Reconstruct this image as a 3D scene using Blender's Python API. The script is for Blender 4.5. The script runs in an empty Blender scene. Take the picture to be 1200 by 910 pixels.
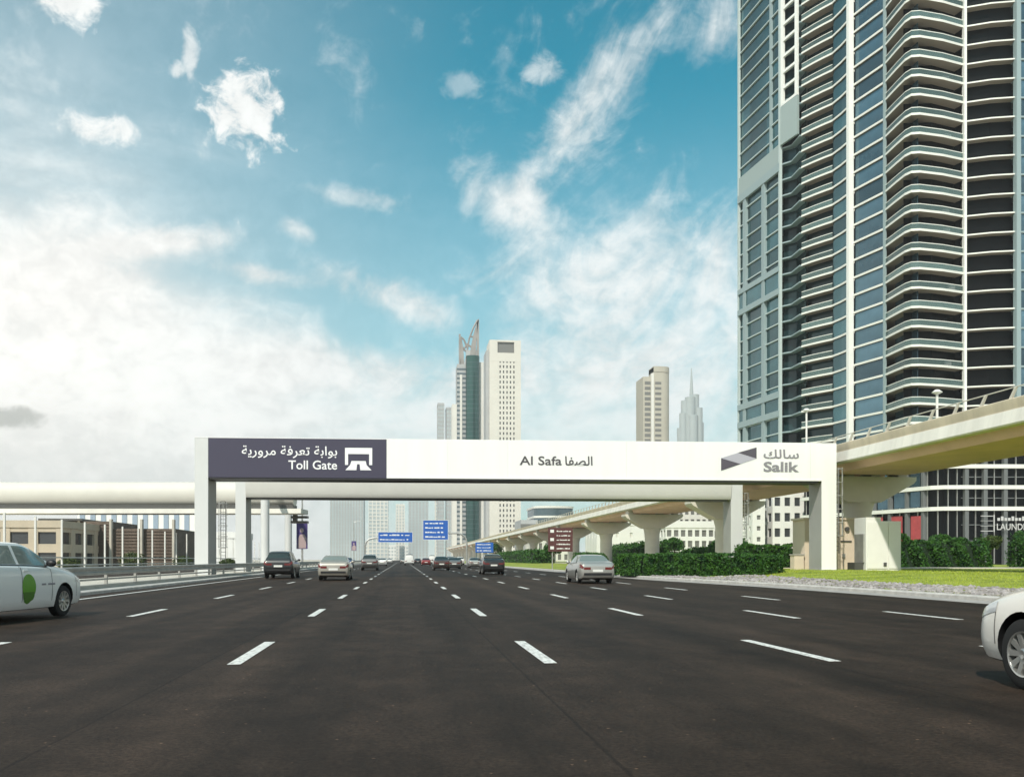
import bpy, bmesh, math, random
import numpy as np
from mathutils import Vector, Matrix

random.seed(7)
rng = np.random.default_rng(7)
S = bpy.context.scene
C = S.collection
R = math.radians

# ------------------------------------------------------------------ camera
YAW = math.atan(128 / 1080)
cam_d = bpy.data.cameras.new('camera')
cam = bpy.data.objects.new('camera', cam_d)
C.objects.link(cam)
cam.location = (0, 0, 1.21)
cam.rotation_euler = (R(90), 0, -YAW)
cam_d.sensor_width = 36
cam_d.lens = 32.4
cam_d.shift_y = 200 / 1200
cam_d.clip_start = 0.1
cam_d.clip_end = 12000
S.camera = cam

# ------------------------------------------------------------------ world
SUN_EL, SUN_AZ = R(46), R(208)          # azimuth measured from +Y clockwise: behind the camera, a little to its left
W = bpy.data.worlds.new('World')
S.world = W
W.use_nodes = True
nt = W.node_tree
nt.nodes.clear()


class N:
    """a node socket with arithmetic"""
    def __init__(s, sock): s.s = sock
    def __add__(a, b): return m_('ADD', a, b)
    def __radd__(a, b): return m_('ADD', b, a)
    def __sub__(a, b): return m_('SUBTRACT', a, b)
    def __rsub__(a, b): return m_('SUBTRACT', b, a)
    def __mul__(a, b): return m_('MULTIPLY', a, b)
    def __rmul__(a, b): return m_('MULTIPLY', b, a)
    def __truediv__(a, b): return m_('DIVIDE', a, b)


def m_(op, a, b=None):
    n = nt.nodes.new('ShaderNodeMath'); n.operation = op
    for i, v in enumerate((a, b)):
        if v is None: continue
        if isinstance(v, N): nt.links.new(v.s, n.inputs[i])
        else: n.inputs[i].default_value = v
    return N(n.outputs[0])


def smooth(v, lo, hi, t0=0.0, t1=1.0):
    n = nt.nodes.new('ShaderNodeMapRange'); n.interpolation_type = 'SMOOTHSTEP'
    nt.links.new(v.s, n.inputs['Value'])
    n.inputs['From Min'].default_value = lo; n.inputs['From Max'].default_value = hi
    n.inputs['To Min'].default_value = t0; n.inputs['To Max'].default_value = t1
    return N(n.outputs['Result'])


def fbm(vec, scale, detail=8, rough=0.55, dist=0.0):
    n = nt.nodes.new('ShaderNodeTexNoise'); n.noise_dimensions = '3D'
    nt.links.new(vec, n.inputs['Vector'])
    n.inputs['Scale'].default_value = scale; n.inputs['Detail'].default_value = detail
    n.inputs['Roughness'].default_value = rough; n.inputs['Distortion'].default_value = dist
    return N(n.outputs['Fac'])


def comb(x, y, z):
    n = nt.nodes.new('ShaderNodeCombineXYZ')
    for i, v in enumerate((x, y, z)):
        if isinstance(v, N): nt.links.new(v.s, n.inputs[i])
        else: n.inputs[i].default_value = v
    return n.outputs[0]


def mixc(f, a, b, mode='MIX'):
    n = nt.nodes.new('ShaderNodeMix'); n.data_type = 'RGBA'; n.blend_type = mode
    if isinstance(f, N): nt.links.new(f.s, n.inputs[0])
    else: n.inputs[0].default_value = f
    for i, v in ((6, a), (7, b)):
        if isinstance(v, (tuple, list)): n.inputs[i].default_value = (*v, 1)
        else: nt.links.new(v, n.inputs[i])
    return n.outputs[2]


sky = nt.nodes.new('ShaderNodeTexSky')
sky.sky_type = 'NISHITA'; sky.sun_disc = False
sky.sun_elevation = SUN_EL; sky.sun_rotation = SUN_AZ
sky.air_density = 1.0; sky.dust_density = 0.4; sky.ozone_density = 2.0
SKY = 0.1
CLOUD = 10.2                            # cloud radiance before the background strength
tc = nt.nodes.new('ShaderNodeTexCoord')
sx = nt.nodes.new('ShaderNodeSeparateXYZ'); nt.links.new(tc.outputs['Generated'], sx.inputs[0])
dx, dy, dz = (N(sx.outputs[i]) for i in range(3))
az = m_('ARCTAN2', dx, dy)
el = m_('ARCSINE', dz)
# thin high cloud, drawn out along a slanting wind; streaks, patches and a milky sheet low down and to the west
ae = comb(az, el, 0.0)


def spot(a, e, ang, la, le, k=1.0, lo=1.7, hi=0.0):
    """1 at the middle of an elongated patch of sky (azimuth, elevation, tilt, half sizes), fading to 0"""
    mp = nt.nodes.new('ShaderNodeMapping'); mp.vector_type = 'TEXTURE'
    nt.links.new(ae, mp.inputs[0]); mp.inputs['Location'].default_value = (a, e, 0); mp.inputs['Rotation'].default_value = (0, 0, ang); mp.inputs['Scale'].default_value = (la, le, 1)
    ln = nt.nodes.new('ShaderNodeVectorMath'); ln.operation = 'LENGTH'; nt.links.new(mp.outputs[0], ln.inputs[0])
    return smooth(N(ln.outputs['Value']), lo, hi, 0.0, k)


u = az * 0.80 + el * 0.60
v = el * 0.80 - az * 0.60
wisp = fbm(comb(u * 4.6, v * 7.5, 0.9), 1.7, 8, 0.64, 0.9)
soft = fbm(comb(az * 2.6, el * 5.5, 2.7), 1.7, 6, 0.58, 0.5)
puff = fbm(comb(az * 20.0, el * 24.0, 5.1), 2.0, 7, 0.60, 0.4)
low = smooth(el, 0.36, 0.10)
west = smooth(az, 0.04, -0.42) * smooth(el, 0.60, 0.15)
east_fill = smooth(az, 0.50, 1.10) * smooth(el, 1.1, 0.2)  # unseen cloud out east, added to whiten the ambient light
veil = smooth(az, 0.14, -0.42) * smooth(el, 0.75, 0.25, 0.6, 1.0)
cov = None
for f_ in ((-0.021, 0.276, -0.30, 0.085, 0.020, 1.05), (-0.233, 0.313, 0.16, 0.070, 0.014, 1.0), (-0.150, 0.290, -0.11, 0.045, 0.010, 0.9), (-0.042, 0.368, -0.07, 0.058, 0.013, 0.95),
           (0.105, 0.372, -0.35, 0.058, 0.030, 1.05), (0.160, 0.287, -0.09, 0.075, 0.048, 0.95), (0.290, 0.305, -0.21, 0.110, 0.070, 1.0), (0.205, 0.455, 0.83, 0.115, 0.032, 0.95),
           (0.330, 0.511, 0.26, 0.045, 0.034, 0.9), (0.236, 0.203, -0.10, 0.16, 0.045, 1.0), (-0.330, 0.275, 0.22, 0.090, 0.055, 1.3), (-0.054, 0.201, -0.05, 0.13, 0.030, 0.9),
           (-0.109, 0.335, -0.31, 0.022, 0.010, .9), (1.2, 0.45, 0.3, 0.25, 0.08, 1.0), (2.6, 0.40, -0.2, 0.3, 0.09, 1.0), (-1.3, 0.5, 0.3, 0.3, 0.1, 1.0), (-2.4, 0.45, -0.3, 0.3, 0.08, 1.0)):
    q_ = spot(*f_); cov = q_ if cov is None else cov + q_
n1 = wisp * 0.52 + soft * 0.26 + puff * 0.22
a1 = smooth(n1 + cov * 0.23 + low * 0.11 + west * 0.08, 0.535, 0.86)
a2 = smooth(soft * 0.6 + low * 0.45 + west * 0.58 + east_fill * 0.52, 0.42, 0.92)
alpha = 1.0 - (1.0 - a1 * 0.95) * (1.0 - a2 * 0.92) * (1.0 - veil * 0.40) * (1.0 - smooth(el, 0.50, 0.14, 0.0, 0.42))
for pa, pe, ra, re, k_ in ((-0.160, 0.434, 0.043, 0.041, 1.0), (-0.312, 0.401, 0.030, 0.012, .9), (-0.283, 0.405, 0.016, 0.013, .9), (-0.327, 0.497, 0.030, 0.020, 1.0),
                           (-0.218, 0.478, 0.008, 0.022, .7), (-0.230, 0.462, 0.007, 0.008, .7), (0.150, 0.488, 0.026, 0.013, .55), (0.062, 0.473, 0.024, 0.012, .30),
                           (1.0, 0.46, 0.06, 0.05, 1.0), (2.2, 0.50, 0.07, 0.06, 1.0), (-1.6, 0.42, 0.06, 0.05, 1.0)):
    rr = spot(pa, pe, 0.0, ra, re, 1.0, 2.0, 0.0)
    e0, e1 = (0.46, 0.92) if k_ == 1.0 else (0.36, 1.10)
    ap = smooth(rr + (puff - 0.5) * 1.8 + (wisp - 0.5) * 0.7, e0, e1, 0.0, k_)
    alpha = 1.0 - (1.0 - alpha) * (1.0 - ap)
grey = smooth(spot(-0.385, 0.134, 0.0, 0.05, 0.016) + (puff - 0.5) * 1.2, 0.5, 0.9)
tint = mixc(1.0, sky.outputs[0], (0.05, 1.30, 1.12), 'MULTIPLY')
shade = smooth(soft * 0.6 + puff * 0.4, 0.35, 0.62, 0.80, 1.0)
cl = mixc(1.0, mixc(west, (CLOUD * .90, CLOUD * .93, CLOUD * .92), (CLOUD * 1.12, CLOUD * 1.10, CLOUD * 1.05)), comb(shade, shade, shade), 'MULTIPLY')
cl = mixc(grey * 0.75, cl, (CLOUD * .42, CLOUD * .42, CLOUD * .38))
col = mixc(alpha, tint, cl)
bg = nt.nodes.new('ShaderNodeBackground'); bg.inputs[1].default_value = SKY
out = nt.nodes.new('ShaderNodeOutputWorld')
nt.links.new(col, bg.inputs[0]); nt.links.new(bg.outputs[0], out.inputs[0])

# ------------------------------------------------------------------ sun
sd = bpy.data.lights.new('sun', 'SUN')
sd.energy = 4.2; sd.angle = R(1.5); sd.color = (1.0, 0.93, 0.83)
sun = bpy.data.objects.new('sun', sd); C.objects.link(sun)
to_sun = Vector((math.sin(SUN_AZ) * math.cos(SUN_EL), math.cos(SUN_AZ) * math.cos(SUN_EL), math.sin(SUN_EL)))
sun.rotation_euler = to_sun.to_track_quat('Z', 'Y').to_euler()
sun.location = (0, -20, 40)

# ------------------------------------------------------------------ render settings
S.render.engine = 'CYCLES'
S.cycles.use_denoising = True
S.cycles.use_adaptive_sampling = True
S.cycles.adaptive_threshold = 0.02
S.cycles.max_bounces = 6
S.cycles.diffuse_bounces = 3
S.cycles.glossy_bounces = 3
S.cycles.transparent_max_bounces = 8
S.cycles.volume_bounces = 0
W.cycles.sampling_method = 'MANUAL'
W.cycles.sample_map_resolution = 512
S.cycles.caustics_reflective = False
S.cycles.caustics_refractive = False
S.view_settings.view_transform = 'Standard'
S.view_settings.look = 'None'
S.view_settings.exposure = 0.14
S.view_settings.gamma = 1.0
S.view_settings.use_curve_mapping = False

# ------------------------------------------------------------------ materials
MATS = {}


def mat(name, col, rough=0.6, metal=0.0, var=0.0, vscale=3.0, bump=0.0, bscale=20.0, spec=0.5, alpha=1.0, col2=None, stretch=None, coat=0.0, emit=0.0):
    if name in MATS: return MATS[name]
    m = bpy.data.materials.new(name); m.use_nodes = True
    t = m.node_tree; b = t.nodes['Principled BSDF']
    b.inputs['Base Color'].default_value = (*col, 1)
    b.inputs['Roughness'].default_value = rough
    b.inputs['Metallic'].default_value = metal
    b.inputs['Specular IOR Level'].default_value = spec
    b.inputs['Alpha'].default_value = alpha
    b.inputs['Coat Weight'].default_value = coat
    b.inputs['Coat Roughness'].default_value = 0.06
    if emit:
        b.inputs['Emission Color'].default_value = (*col, 1); b.inputs['Emission Strength'].default_value = emit
    if var or bump or col2:
        tcn = t.nodes.new('ShaderNodeTexCoord'); mp = t.nodes.new('ShaderNodeMapping')
        t.links.new(tcn.outputs['Object'], mp.inputs[0])
        if stretch: mp.inputs['Scale'].default_value = stretch
    if var or col2:
        nz = t.nodes.new('ShaderNodeTexNoise'); nz.inputs['Scale'].default_value = vscale
        nz.inputs['Detail'].default_value = 6; nz.inputs['Roughness'].default_value = 0.6
        t.links.new(mp.outputs[0], nz.inputs['Vector'])
        rp = t.nodes.new('ShaderNodeValToRGB'); t.links.new(nz.outputs['Fac'], rp.inputs[0])
        c2 = col2 if col2 else tuple(c * (1 + var) for c in col)
        c1 = col if col2 else tuple(c * (1 - var) for c in col)
        rp.color_ramp.elements[0].position = 0.33; rp.color_ramp.elements[0].color = (*c1, 1)
        rp.color_ramp.elements[1].position = 0.67; rp.color_ramp.elements[1].color = (*c2, 1)
        t.links.new(rp.outputs[0], b.inputs['Base Color'])
    if bump:
        n2 = t.nodes.new('ShaderNodeTexNoise'); n2.inputs['Scale'].default_value = bscale; n2.inputs['Detail'].default_value = 5
        t.links.new(mp.outputs[0], n2.inputs['Vector'])
        bp = t.nodes.new('ShaderNodeBump'); bp.inputs['Strength'].default_value = bump; bp.inputs['Distance'].default_value = 0.02
        t.links.new(n2.outputs['Fac'], bp.inputs['Height']); t.links.new(bp.outputs[0], b.inputs['Normal'])
    MATS[name] = m
    return m


def asphalt():
    m = bpy.data.materials.new('asphalt'); m.use_nodes = True
    t = m.node_tree; b = t.nodes['Principled BSDF']; L = t.links.new
    tcn = t.nodes.new('ShaderNodeTexCoord')

    def noise(scale, stretch, detail=5, rough=.6):
        mp = t.nodes.new('ShaderNodeMapping'); L(tcn.outputs['Object'], mp.inputs[0]); mp.inputs['Scale'].default_value = stretch
        n = t.nodes.new('ShaderNodeTexNoise'); L(mp.outputs[0], n.inputs['Vector'])
        n.inputs['Scale'].default_value = scale; n.inputs['Detail'].default_value = detail; n.inputs['Roughness'].default_value = rough
        return n.outputs['Fac']

    def ramp(f, p0, c0, p1, c1):
        r = t.nodes.new('ShaderNodeValToRGB'); L(f, r.inputs[0])
        r.color_ramp.elements[0].position = p0; r.color_ramp.elements[0].color = (*c0, 1)
        r.color_ramp.elements[1].position = p1; r.color_ramp.elements[1].color = (*c1, 1)
        return r.outputs[0]

    def mul(a, c):
        x = t.nodes.new('ShaderNodeMix'); x.data_type = 'RGBA'; x.blend_type = 'MULTIPLY'; x.inputs[0].default_value = 1
        L(a, x.inputs[6]); L(c, x.inputs[7]); return x.outputs[2]
    base = ramp(noise(0.30, (1, 0.35, 1), 7, .65), .3, (.023, .0148, .0102), .7, (.052, .0350, .0252))
    streak = ramp(noise(0.9, (1.6, 0.02, 1), 4), .32, (.68, .68, .68), .68, (1.22, 1.22, 1.22))
    grain = ramp(noise(95, (1, 1, 1), 2, .7), .35, (.70, .70, .70), .7, (1.32, 1.32, 1.32))
    coarse = ramp(noise(26, (1, 1, 1), 4, .75), .36, (.50, .50, .50), .66, (1.55, 1.55, 1.55))
    blot = ramp(noise(1.7, (1, .6, 1), 6, .7), .40, (.70, .70, .70), .62, (1.14, 1.14, 1.14))
    vor = t.nodes.new('ShaderNodeTexVoronoi'); L(tcn.outputs['Object'], vor.inputs['Vector']); vor.inputs['Scale'].default_value = 5.0
    chips = ramp(vor.outputs['Distance'], .045, (5.5, 5.2, 4.8), .060, (1, 1, 1))
    # polished wheel tracks, two to a lane, worn unevenly
    sp_ = t.nodes.new('ShaderNodeSeparateXYZ'); L(tcn.outputs['Object'], sp_.inputs[0])
    def mt(op, a, b_=None):
        x = t.nodes.new('ShaderNodeMath'); x.operation = op
        for k, vv in enumerate((a, b_)):
            if vv is None: continue
            if isinstance(vv, (int, float)): x.inputs[k].default_value = vv
            else: L(vv, x.inputs[k])
        return x.outputs[0]
    ph = mt('ADD', mt('MULTIPLY', sp_.outputs[0], 2 * math.pi / 1.78), mt('MULTIPLY', noise(.05, (1, 1, 1), 3), 3.0))
    trk = mt('ADD', mt('MULTIPLY', mt('SINE', ph), .16), .96)
    # joints between paving lanes
    jn = mt('PINGPONG', mt('ADD', sp_.outputs[0], 40 + 1.45), 1.78)
    jo = mt('SUBTRACT', 1.0, mt('MULTIPLY', mt('LESS_THAN', jn, .013), .45))
    cc = t.nodes.new('ShaderNodeCombineXYZ')
    tj = mt('MULTIPLY', trk, jo)
    for k in range(3): L(tj, cc.inputs[k])
    L(mul(mul(mul(mul(mul(mul(base, streak), grain), coarse), blot), chips), cc.outputs[0]), b.inputs['Base Color'])
    b.inputs['Roughness'].default_value = 0.66
    b.inputs['Specular IOR Level'].default_value = 0.11
    bp = t.nodes.new('ShaderNodeBump'); bp.inputs['Strength'].default_value = 0.5; bp.inputs['Distance'].default_value = 0.01
    L(noise(160, (1, 1, 1), 3, .7), bp.inputs['Height']); L(bp.outputs[0], b.inputs['Normal'])
    MATS['asphalt'] = m
    return m


def paint_line():
    m = bpy.data.materials.new('road_paint'); m.use_nodes = True
    t = m.node_tree; b = t.nodes['Principled BSDF']
    tcn = t.nodes.new('ShaderNodeTexCoord'); g = t.nodes.new('ShaderNodeNewGeometry')
    n = t.nodes.new('ShaderNodeTexNoise'); n.inputs['Scale'].default_value = 14; n.inputs['Detail'].default_value = 6; n.inputs['Roughness'].default_value = .7
    t.links.new(g.outputs['Position'], n.inputs['Vector'])
    r = t.nodes.new('ShaderNodeValToRGB'); t.links.new(n.outputs['Fac'], r.inputs[0])
    r.color_ramp.elements[0].position = .36; r.color_ramp.elements[0].color = (.22, .21, .195, 1)
    r.color_ramp.elements[1].position = .52; r.color_ramp.elements[1].color = (.76, .75, .71, 1)
    t.links.new(r.outputs[0], b.inputs['Base Color']); b.inputs['Roughness'].default_value = .55
    MATS['road_paint'] = m
    return m


def vary_panes(name, lo, hi):
    """each pane a little different: blinds, tint, age"""
    m = MATS[name]; t = m.node_tree; b = t.nodes['Principled BSDF']
    oi = t.nodes.new('ShaderNodeObjectInfo'); mr = t.nodes.new('ShaderNodeMapRange')
    t.links.new(oi.outputs['Random'], mr.inputs[0]); mr.inputs['To Min'].default_value = lo; mr.inputs['To Max'].default_value = hi
    x = t.nodes.new('ShaderNodeMix'); x.data_type = 'RGBA'; x.blend_type = 'MULTIPLY'; x.inputs[0].default_value = 1
    src = b.inputs['Base Color']
    if src.links: t.links.new(src.links[0].from_socket, x.inputs[6])
    else: x.inputs[6].default_value = src.default_value
    cb = t.nodes.new('ShaderNodeCombineColor')
    for k in range(3): t.links.new(mr.outputs[0], cb.inputs[k])
    t.links.new(cb.outputs[0], x.inputs[7]); t.links.new(x.outputs[2], src)
    # gently uneven panes
    nz = t.nodes.new('ShaderNodeTexNoise'); nz.inputs['Scale'].default_value = .35; nz.inputs['Detail'].default_value = 2
    g = t.nodes.new('ShaderNodeNewGeometry'); t.links.new(g.outputs['Position'], nz.inputs['Vector'])
    bp = t.nodes.new('ShaderNodeBump'); bp.inputs['Strength'].default_value = .12; bp.inputs['Distance'].default_value = .3
    t.links.new(nz.outputs['Fac'], bp.inputs['Height']); t.links.new(bp.outputs[0], b.inputs['Normal'])


asphalt(); paint_line()
mat('concrete', (.42, .40, .36), .85, var=.14, vscale=.8, bump=.15, bscale=12)
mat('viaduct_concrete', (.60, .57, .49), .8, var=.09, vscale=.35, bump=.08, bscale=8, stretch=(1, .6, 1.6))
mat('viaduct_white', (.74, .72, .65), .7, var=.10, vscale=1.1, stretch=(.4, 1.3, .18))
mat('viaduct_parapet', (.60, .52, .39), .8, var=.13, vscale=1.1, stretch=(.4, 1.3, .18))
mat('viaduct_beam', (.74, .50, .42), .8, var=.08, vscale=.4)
mat('kerb', (.46, .44, .41), .85, var=.18, vscale=2.5)
mat('gutter', (.34, .32, .30), .85, var=.18, vscale=1.2, bump=.1)
mat('sand', (.50, .45, .37), .95, var=.15, vscale=.25)
mat('paving', (.52, .48, .41), .9, var=.12, vscale=.6)
mat('lawn', (.13, .18, .014), .95, col2=(.34, .38, .045), vscale=.45, bump=.6, bscale=40)
mat('grass_blade', (.21, .29, .018), .7, col2=(.38, .44, .04), vscale=.5)
mat('leaf', (.006, .034, .010), .6, col2=(.058, .155, .018), vscale=2.2, spec=.25)
mat('leaf_dry', (.03, .055, .012), .6, col2=(.08, .11, .025), vscale=1.3, spec=.3)
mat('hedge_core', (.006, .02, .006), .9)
mat('bark', (.12, .085, .06), .9, var=.3, vscale=8)
mat('rock', (.17, .15, .145), .9, col2=(.42, .385, .375), vscale=2.2)
mat('gantry_white', (.82, .82, .80), .42, var=.035, vscale=1.0, stretch=(1.2, 1, .12))
mat('gantry_shaded_side', (.36, .36, .35), .5, var=.06, vscale=.5)  # shade of the column sides painted in as a darker grey
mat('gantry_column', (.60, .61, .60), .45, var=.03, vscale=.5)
mat('gantry_grey', (.56, .55, .51), .5, var=.04, vscale=.4)
mat('bridge_tube', (.60, .58, .52), .6, var=.04, vscale=.3)
mat('gantry_dark', (.048, .044, .076), .4)
mat('gantry_trim', (.03, .03, .03), .5)
mat('text_white', (.85, .85, .85), .5)
mat('text_grey', (.075, .07, .075), .5)
mat('text_mid', (.24, .23, .25), .5)
mat('logo_dark', (.085, .075, .095), .5)
mat('logo_light', (.42, .41, .47), .5)
mat('steel', (.45, .45, .43), .45, .6, var=.12, vscale=2)
mat('steel_dark', (.09, .09, .085), .5, .3)
mat('rail_steel', (.36, .355, .33), .55, .35, var=.15, vscale=1.5)
mat('white_metal', (.72, .71, .66), .5)
mat('sign_blue', (.012, .10, .42), .5)
mat('sign_brown', (.10, .035, .035), .5)
mat('sign_white', (.78, .78, .76), .5)
mat('shop_white', (.50, .50, .49), .5)
mat('purple', (.055, .035, .16), .5)
mat('skin_tone', (.40, .30, .30), .6)
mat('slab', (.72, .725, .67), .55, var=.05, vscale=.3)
mat('soffit_shade', (.25, .21, .17), .85)  # shade under the tower slabs put into the colour
mat('fin', (.80, .81, .77), .45)
mat('shaded_frame', (.27, .35, .36), .5)  # darkened teal-grey: shade of the tower's left face put into the colour
mat('left_light', (.46, .54, .53), .5)
mat('glass_teal', (.040, .11, .125), .06, .65, var=.35, vscale=.09, spec=.8)
mat('glass_blue', (.075, .145, .185), .06, .65, var=.35, vscale=.12, spec=.8)
mat('glass_black', (.004, .005, .006), .25, 0, spec=.10)
mat('glass_dark', (.012, .028, .031), .10, .25, spec=.4)
mat('rail_glass', (.13, .20, .19), .10, .35, alpha=.6)
mat('plate', (.30, .37, .36), .5)
mat('podium_grey', (.13, .14, .14), .5)
mat('beige_wall', (.50, .43, .33), .85, var=.06, vscale=.8)
mat('kiosk', (.66, .56, .43), .75, var=.05, vscale=.7)
mat('cabinet_white', (.76, .76, .72), .5, var=.03, vscale=1)
mat('brown_wall', (.13, .098, .075), .8, var=.25, vscale=2)
mat('pale_wall', (.66, .65, .60), .8, var=.05, vscale=.1)
mat('white_wall', (.76, .76, .73), .75, var=.05, vscale=.1)
mat('tower_white', (.60, .58, .52), .8, var=.05, vscale=.05)
mat('crown_metal', (.27, .255, .24), .6, var=.15, vscale=.1)
mat('grey_wall', (.38, .39, .39), .8, var=.06, vscale=.1)
mat('beige_tower', (.42, .395, .33), .8, var=.06, vscale=.05)
mat('green_glass', (.022, .085, .075), .12, .45, var=.25, vscale=.04)
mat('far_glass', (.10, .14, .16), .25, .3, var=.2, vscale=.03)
mat('haze_glass', (.42, .48, .49), .3, .1, var=.1, vscale=.03)  # paled glass: distance haze put into the colour
mat('needle_haze_glass', (.36, .40, .40), .35, .1)  # lightened so the far needle looks hazed; haze is in the colour
mat('window_dark', (.05, .055, .06), .2, 0, spec=.6)
mat('window_mid', (.16, .16, .15), .25, 0)
mat('blue_panel', (.27, .34, .42), .5)
mat('red_panel', (.36, .055, .06), .6, var=.2, vscale=.8)
mat('tyre', (.012, .012, .012), .85)
mat('rim', (.52, .52, .50), .3, .8)
mat('black_trim', (.012, .012, .013), .5)
mat('car_glass', (.03, .038, .036), .05, .1, spec=.9)
mat('car_glass_pale', (.22, .26, .24), .06, .25, spec=.9)
mat('tail_red', (.13, .012, .012), .25, coat=.5)
mat('head_lamp', (.60, .62, .62), .12, .3, coat=.5)
mat('taxi_green', (.11, .32, .015), .4)
mat('taxi_green_dark', (.055, .17, .01), .4)
mat('number_plate', (.72, .72, .68), .5)
for nme, c, met in (('paint_white', (.80, .80, .77), 0), ('paint_pearl', (.80, .76, .70), 0), ('paint_silver', (.42, .41, .38), .55), ('paint_black', (.014, .015, .016), .1), ('paint_grey', (.16, .155, .15), .4),
                    ('paint_brown', (.07, .045, .04), .3), ('paint_champagne', (.40, .37, .32), .4), ('paint_red', (.26, .03, .03), .2), ('paint_blue', (.03, .06, .14), .3)):
    mat(nme, c, .32, met, coat=.7)


for n_, lo_, hi_ in (('glass_teal', .55, 1.6), ('glass_blue', .55, 1.5), ('glass_dark', .5, 2.4), ('rail_glass', .7, 1.4)): vary_panes(n_, lo_, hi_)

# ------------------------------------------------------------------ building blocks
class MB:
    """collects geometry (world or local coordinates, minus an origin) for ONE mesh object"""
    def __init__(s, o=(0, 0, 0)):
        s.v, s.f, s.m, s.o = [], [], [], o

    def add(s, vs, fs, mi=0):
        b = len(s.v)
        s.v += [(p[0] - s.o[0], p[1] - s.o[1], p[2] - s.o[2]) for p in vs]
        s.f += [tuple(i + b for i in q) for q in fs]
        s.m += [mi] * len(fs)
        return s

    def box(s, x0, x1, y0, y1, z0, z1, mi=0):
        vs = [(x, y, z) for z in (z0, z1) for y in (y0, y1) for x in (x0, x1)]
        return s.add(vs, [(0, 2, 3, 1), (4, 5, 7, 6), (0, 1, 5, 4), (2, 6, 7, 3), (0, 4, 6, 2), (1, 3, 7, 5)], mi)

    def prism(s, poly, z0, z1, mi=0):
        """poly: counter-clockwise (x,y) points"""
        n = len(poly)
        vs = [(x, y, z0) for x, y in poly] + [(x, y, z1) for x, y in poly]
        fs = [tuple(range(n - 1, -1, -1)), tuple(range(n, 2 * n))] + [(i, (i + 1) % n, n + (i + 1) % n, n + i) for i in range(n)]
        return s.add(vs, fs, mi)

    def extrude_xz(s, poly, y0, y1, mi=0):
        """poly of (x,z), counter-clockwise seen from -Y"""
        n = len(poly)
        vs = [(x, y0, z) for x, z in poly] + [(x, y1, z) for x, z in poly]
        fs = [tuple(range(n)), tuple(range(2 * n - 1, n - 1, -1))] + [(i, n + i, n + (i + 1) % n, (i + 1) % n) for i in range(n)]
        return s.add(vs, fs, mi)

    def strip(s, outer, inner, z0, z1, mi=0, mib=None):
        n = len(outer)
        vs = [(x, y, z0) for x, y in outer] + [(x, y, z1) for x, y in outer] + [(x, y, z0) for x, y in inner] + [(x, y, z1) for x, y in inner]
        fs = []
        for i in range(n - 1):
            o0, o1, t0, t1, i0, i1, j0, j1 = i, i + 1, n + i, n + i + 1, 2 * n + i, 2 * n + i + 1, 3 * n + i, 3 * n + i + 1
            fs += [(o0, o1, t1, t0), (i1, i0, j0, j1), (t0, t1, j1, j0), (o1, o0, i0, i1)]
        fs += [(0, n, 3 * n, 2 * n), (n - 1, 3 * n - 1, 4 * n - 1, 2 * n - 1)]
        s.add(vs, fs, mi)
        if mib is not None:
            b0 = len(s.m) - len(fs)
            for i in range(n - 1): s.m[b0 + 4 * i + 3] = mib
        return s

    def tube(s, pts, r, n=8, mi=0, cap=True):
        pts = [Vector(p) for p in pts]
        rs = r if isinstance(r, (list, tuple)) else [r] * len(pts)
        vs, fs = [], []
        for i, p in enumerate(pts):
            d = (pts[min(i + 1, len(pts) - 1)] - pts[max(i - 1, 0)]).normalized()
            a = d.cross(Vector((0, 0, 1)))
            if a.length < 1e-3: a = Vector((1, 0, 0))
            a.normalize(); b = d.cross(a)
            for k in range(n):
                t = 2 * math.pi * k / n
                vs.append(tuple(p + (a * math.cos(t) + b * math.sin(t)) * rs[i]))
        for i in range(len(pts) - 1):
            for k in range(n):
                fs.append((i * n + k, i * n + (k + 1) % n, (i + 1) * n + (k + 1) % n, (i + 1) * n + k))
        if cap:
            fs.append(tuple(range(n - 1, -1, -1))); fs.append(tuple(range((len(pts) - 1) * n, len(pts) * n)))
        return s.add(vs, fs, mi)

    def mesh(s, name, mats):
        me = bpy.data.meshes.new(name)
        me.from_pydata(s.v, [], s.f)
        for m in (mats if isinstance(mats, (list, tuple)) else [mats]): me.materials.append(MATS[m])
        if any(s.m): me.polygons.foreach_set('material_index', s.m)
        me.update()
        return me

    def build(s, name, mats, parent=None, smooth=None, recalc=True):
        me = s.mesh(name, mats)
        if recalc or smooth is not None: finish(me, smooth, recalc)
        return link(name, me, parent)


def finish(me, smooth=None, recalc=True):
    bm = bmesh.new(); bm.from_mesh(me)
    if recalc: bmesh.ops.recalc_face_normals(bm, faces=bm.faces)
    if smooth is not None:
        for f in bm.faces: f.smooth = True
        for e in bm.edges:
            if len(e.link_faces) == 2 and e.calc_face_angle(0) > R(smooth): e.smooth = False
    bm.to_mesh(me); bm.free()


def link(name, data, parent=None, loc=None):
    o = bpy.data.objects.new(name, data); C.objects.link(o)
    if parent is not None: o.parent = parent
    if loc is not None: o.location = loc
    return o


def tag(o, label=None, cat=None, group=None, kind=None):
    if label: o['label'] = label
    if cat: o['category'] = cat
    if group: o['group'] = group
    if kind: o['kind'] = kind
    return o


def thing(name, label, cat, loc=(0, 0, 0), rz=0, group=None):
    o = bpy.data.objects.new(name, None); C.objects.link(o)
    o.empty_display_size = 0.2
    o.location = loc; o.rotation_euler = (0, 0, rz)
    return tag(o, label, cat, group)


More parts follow.
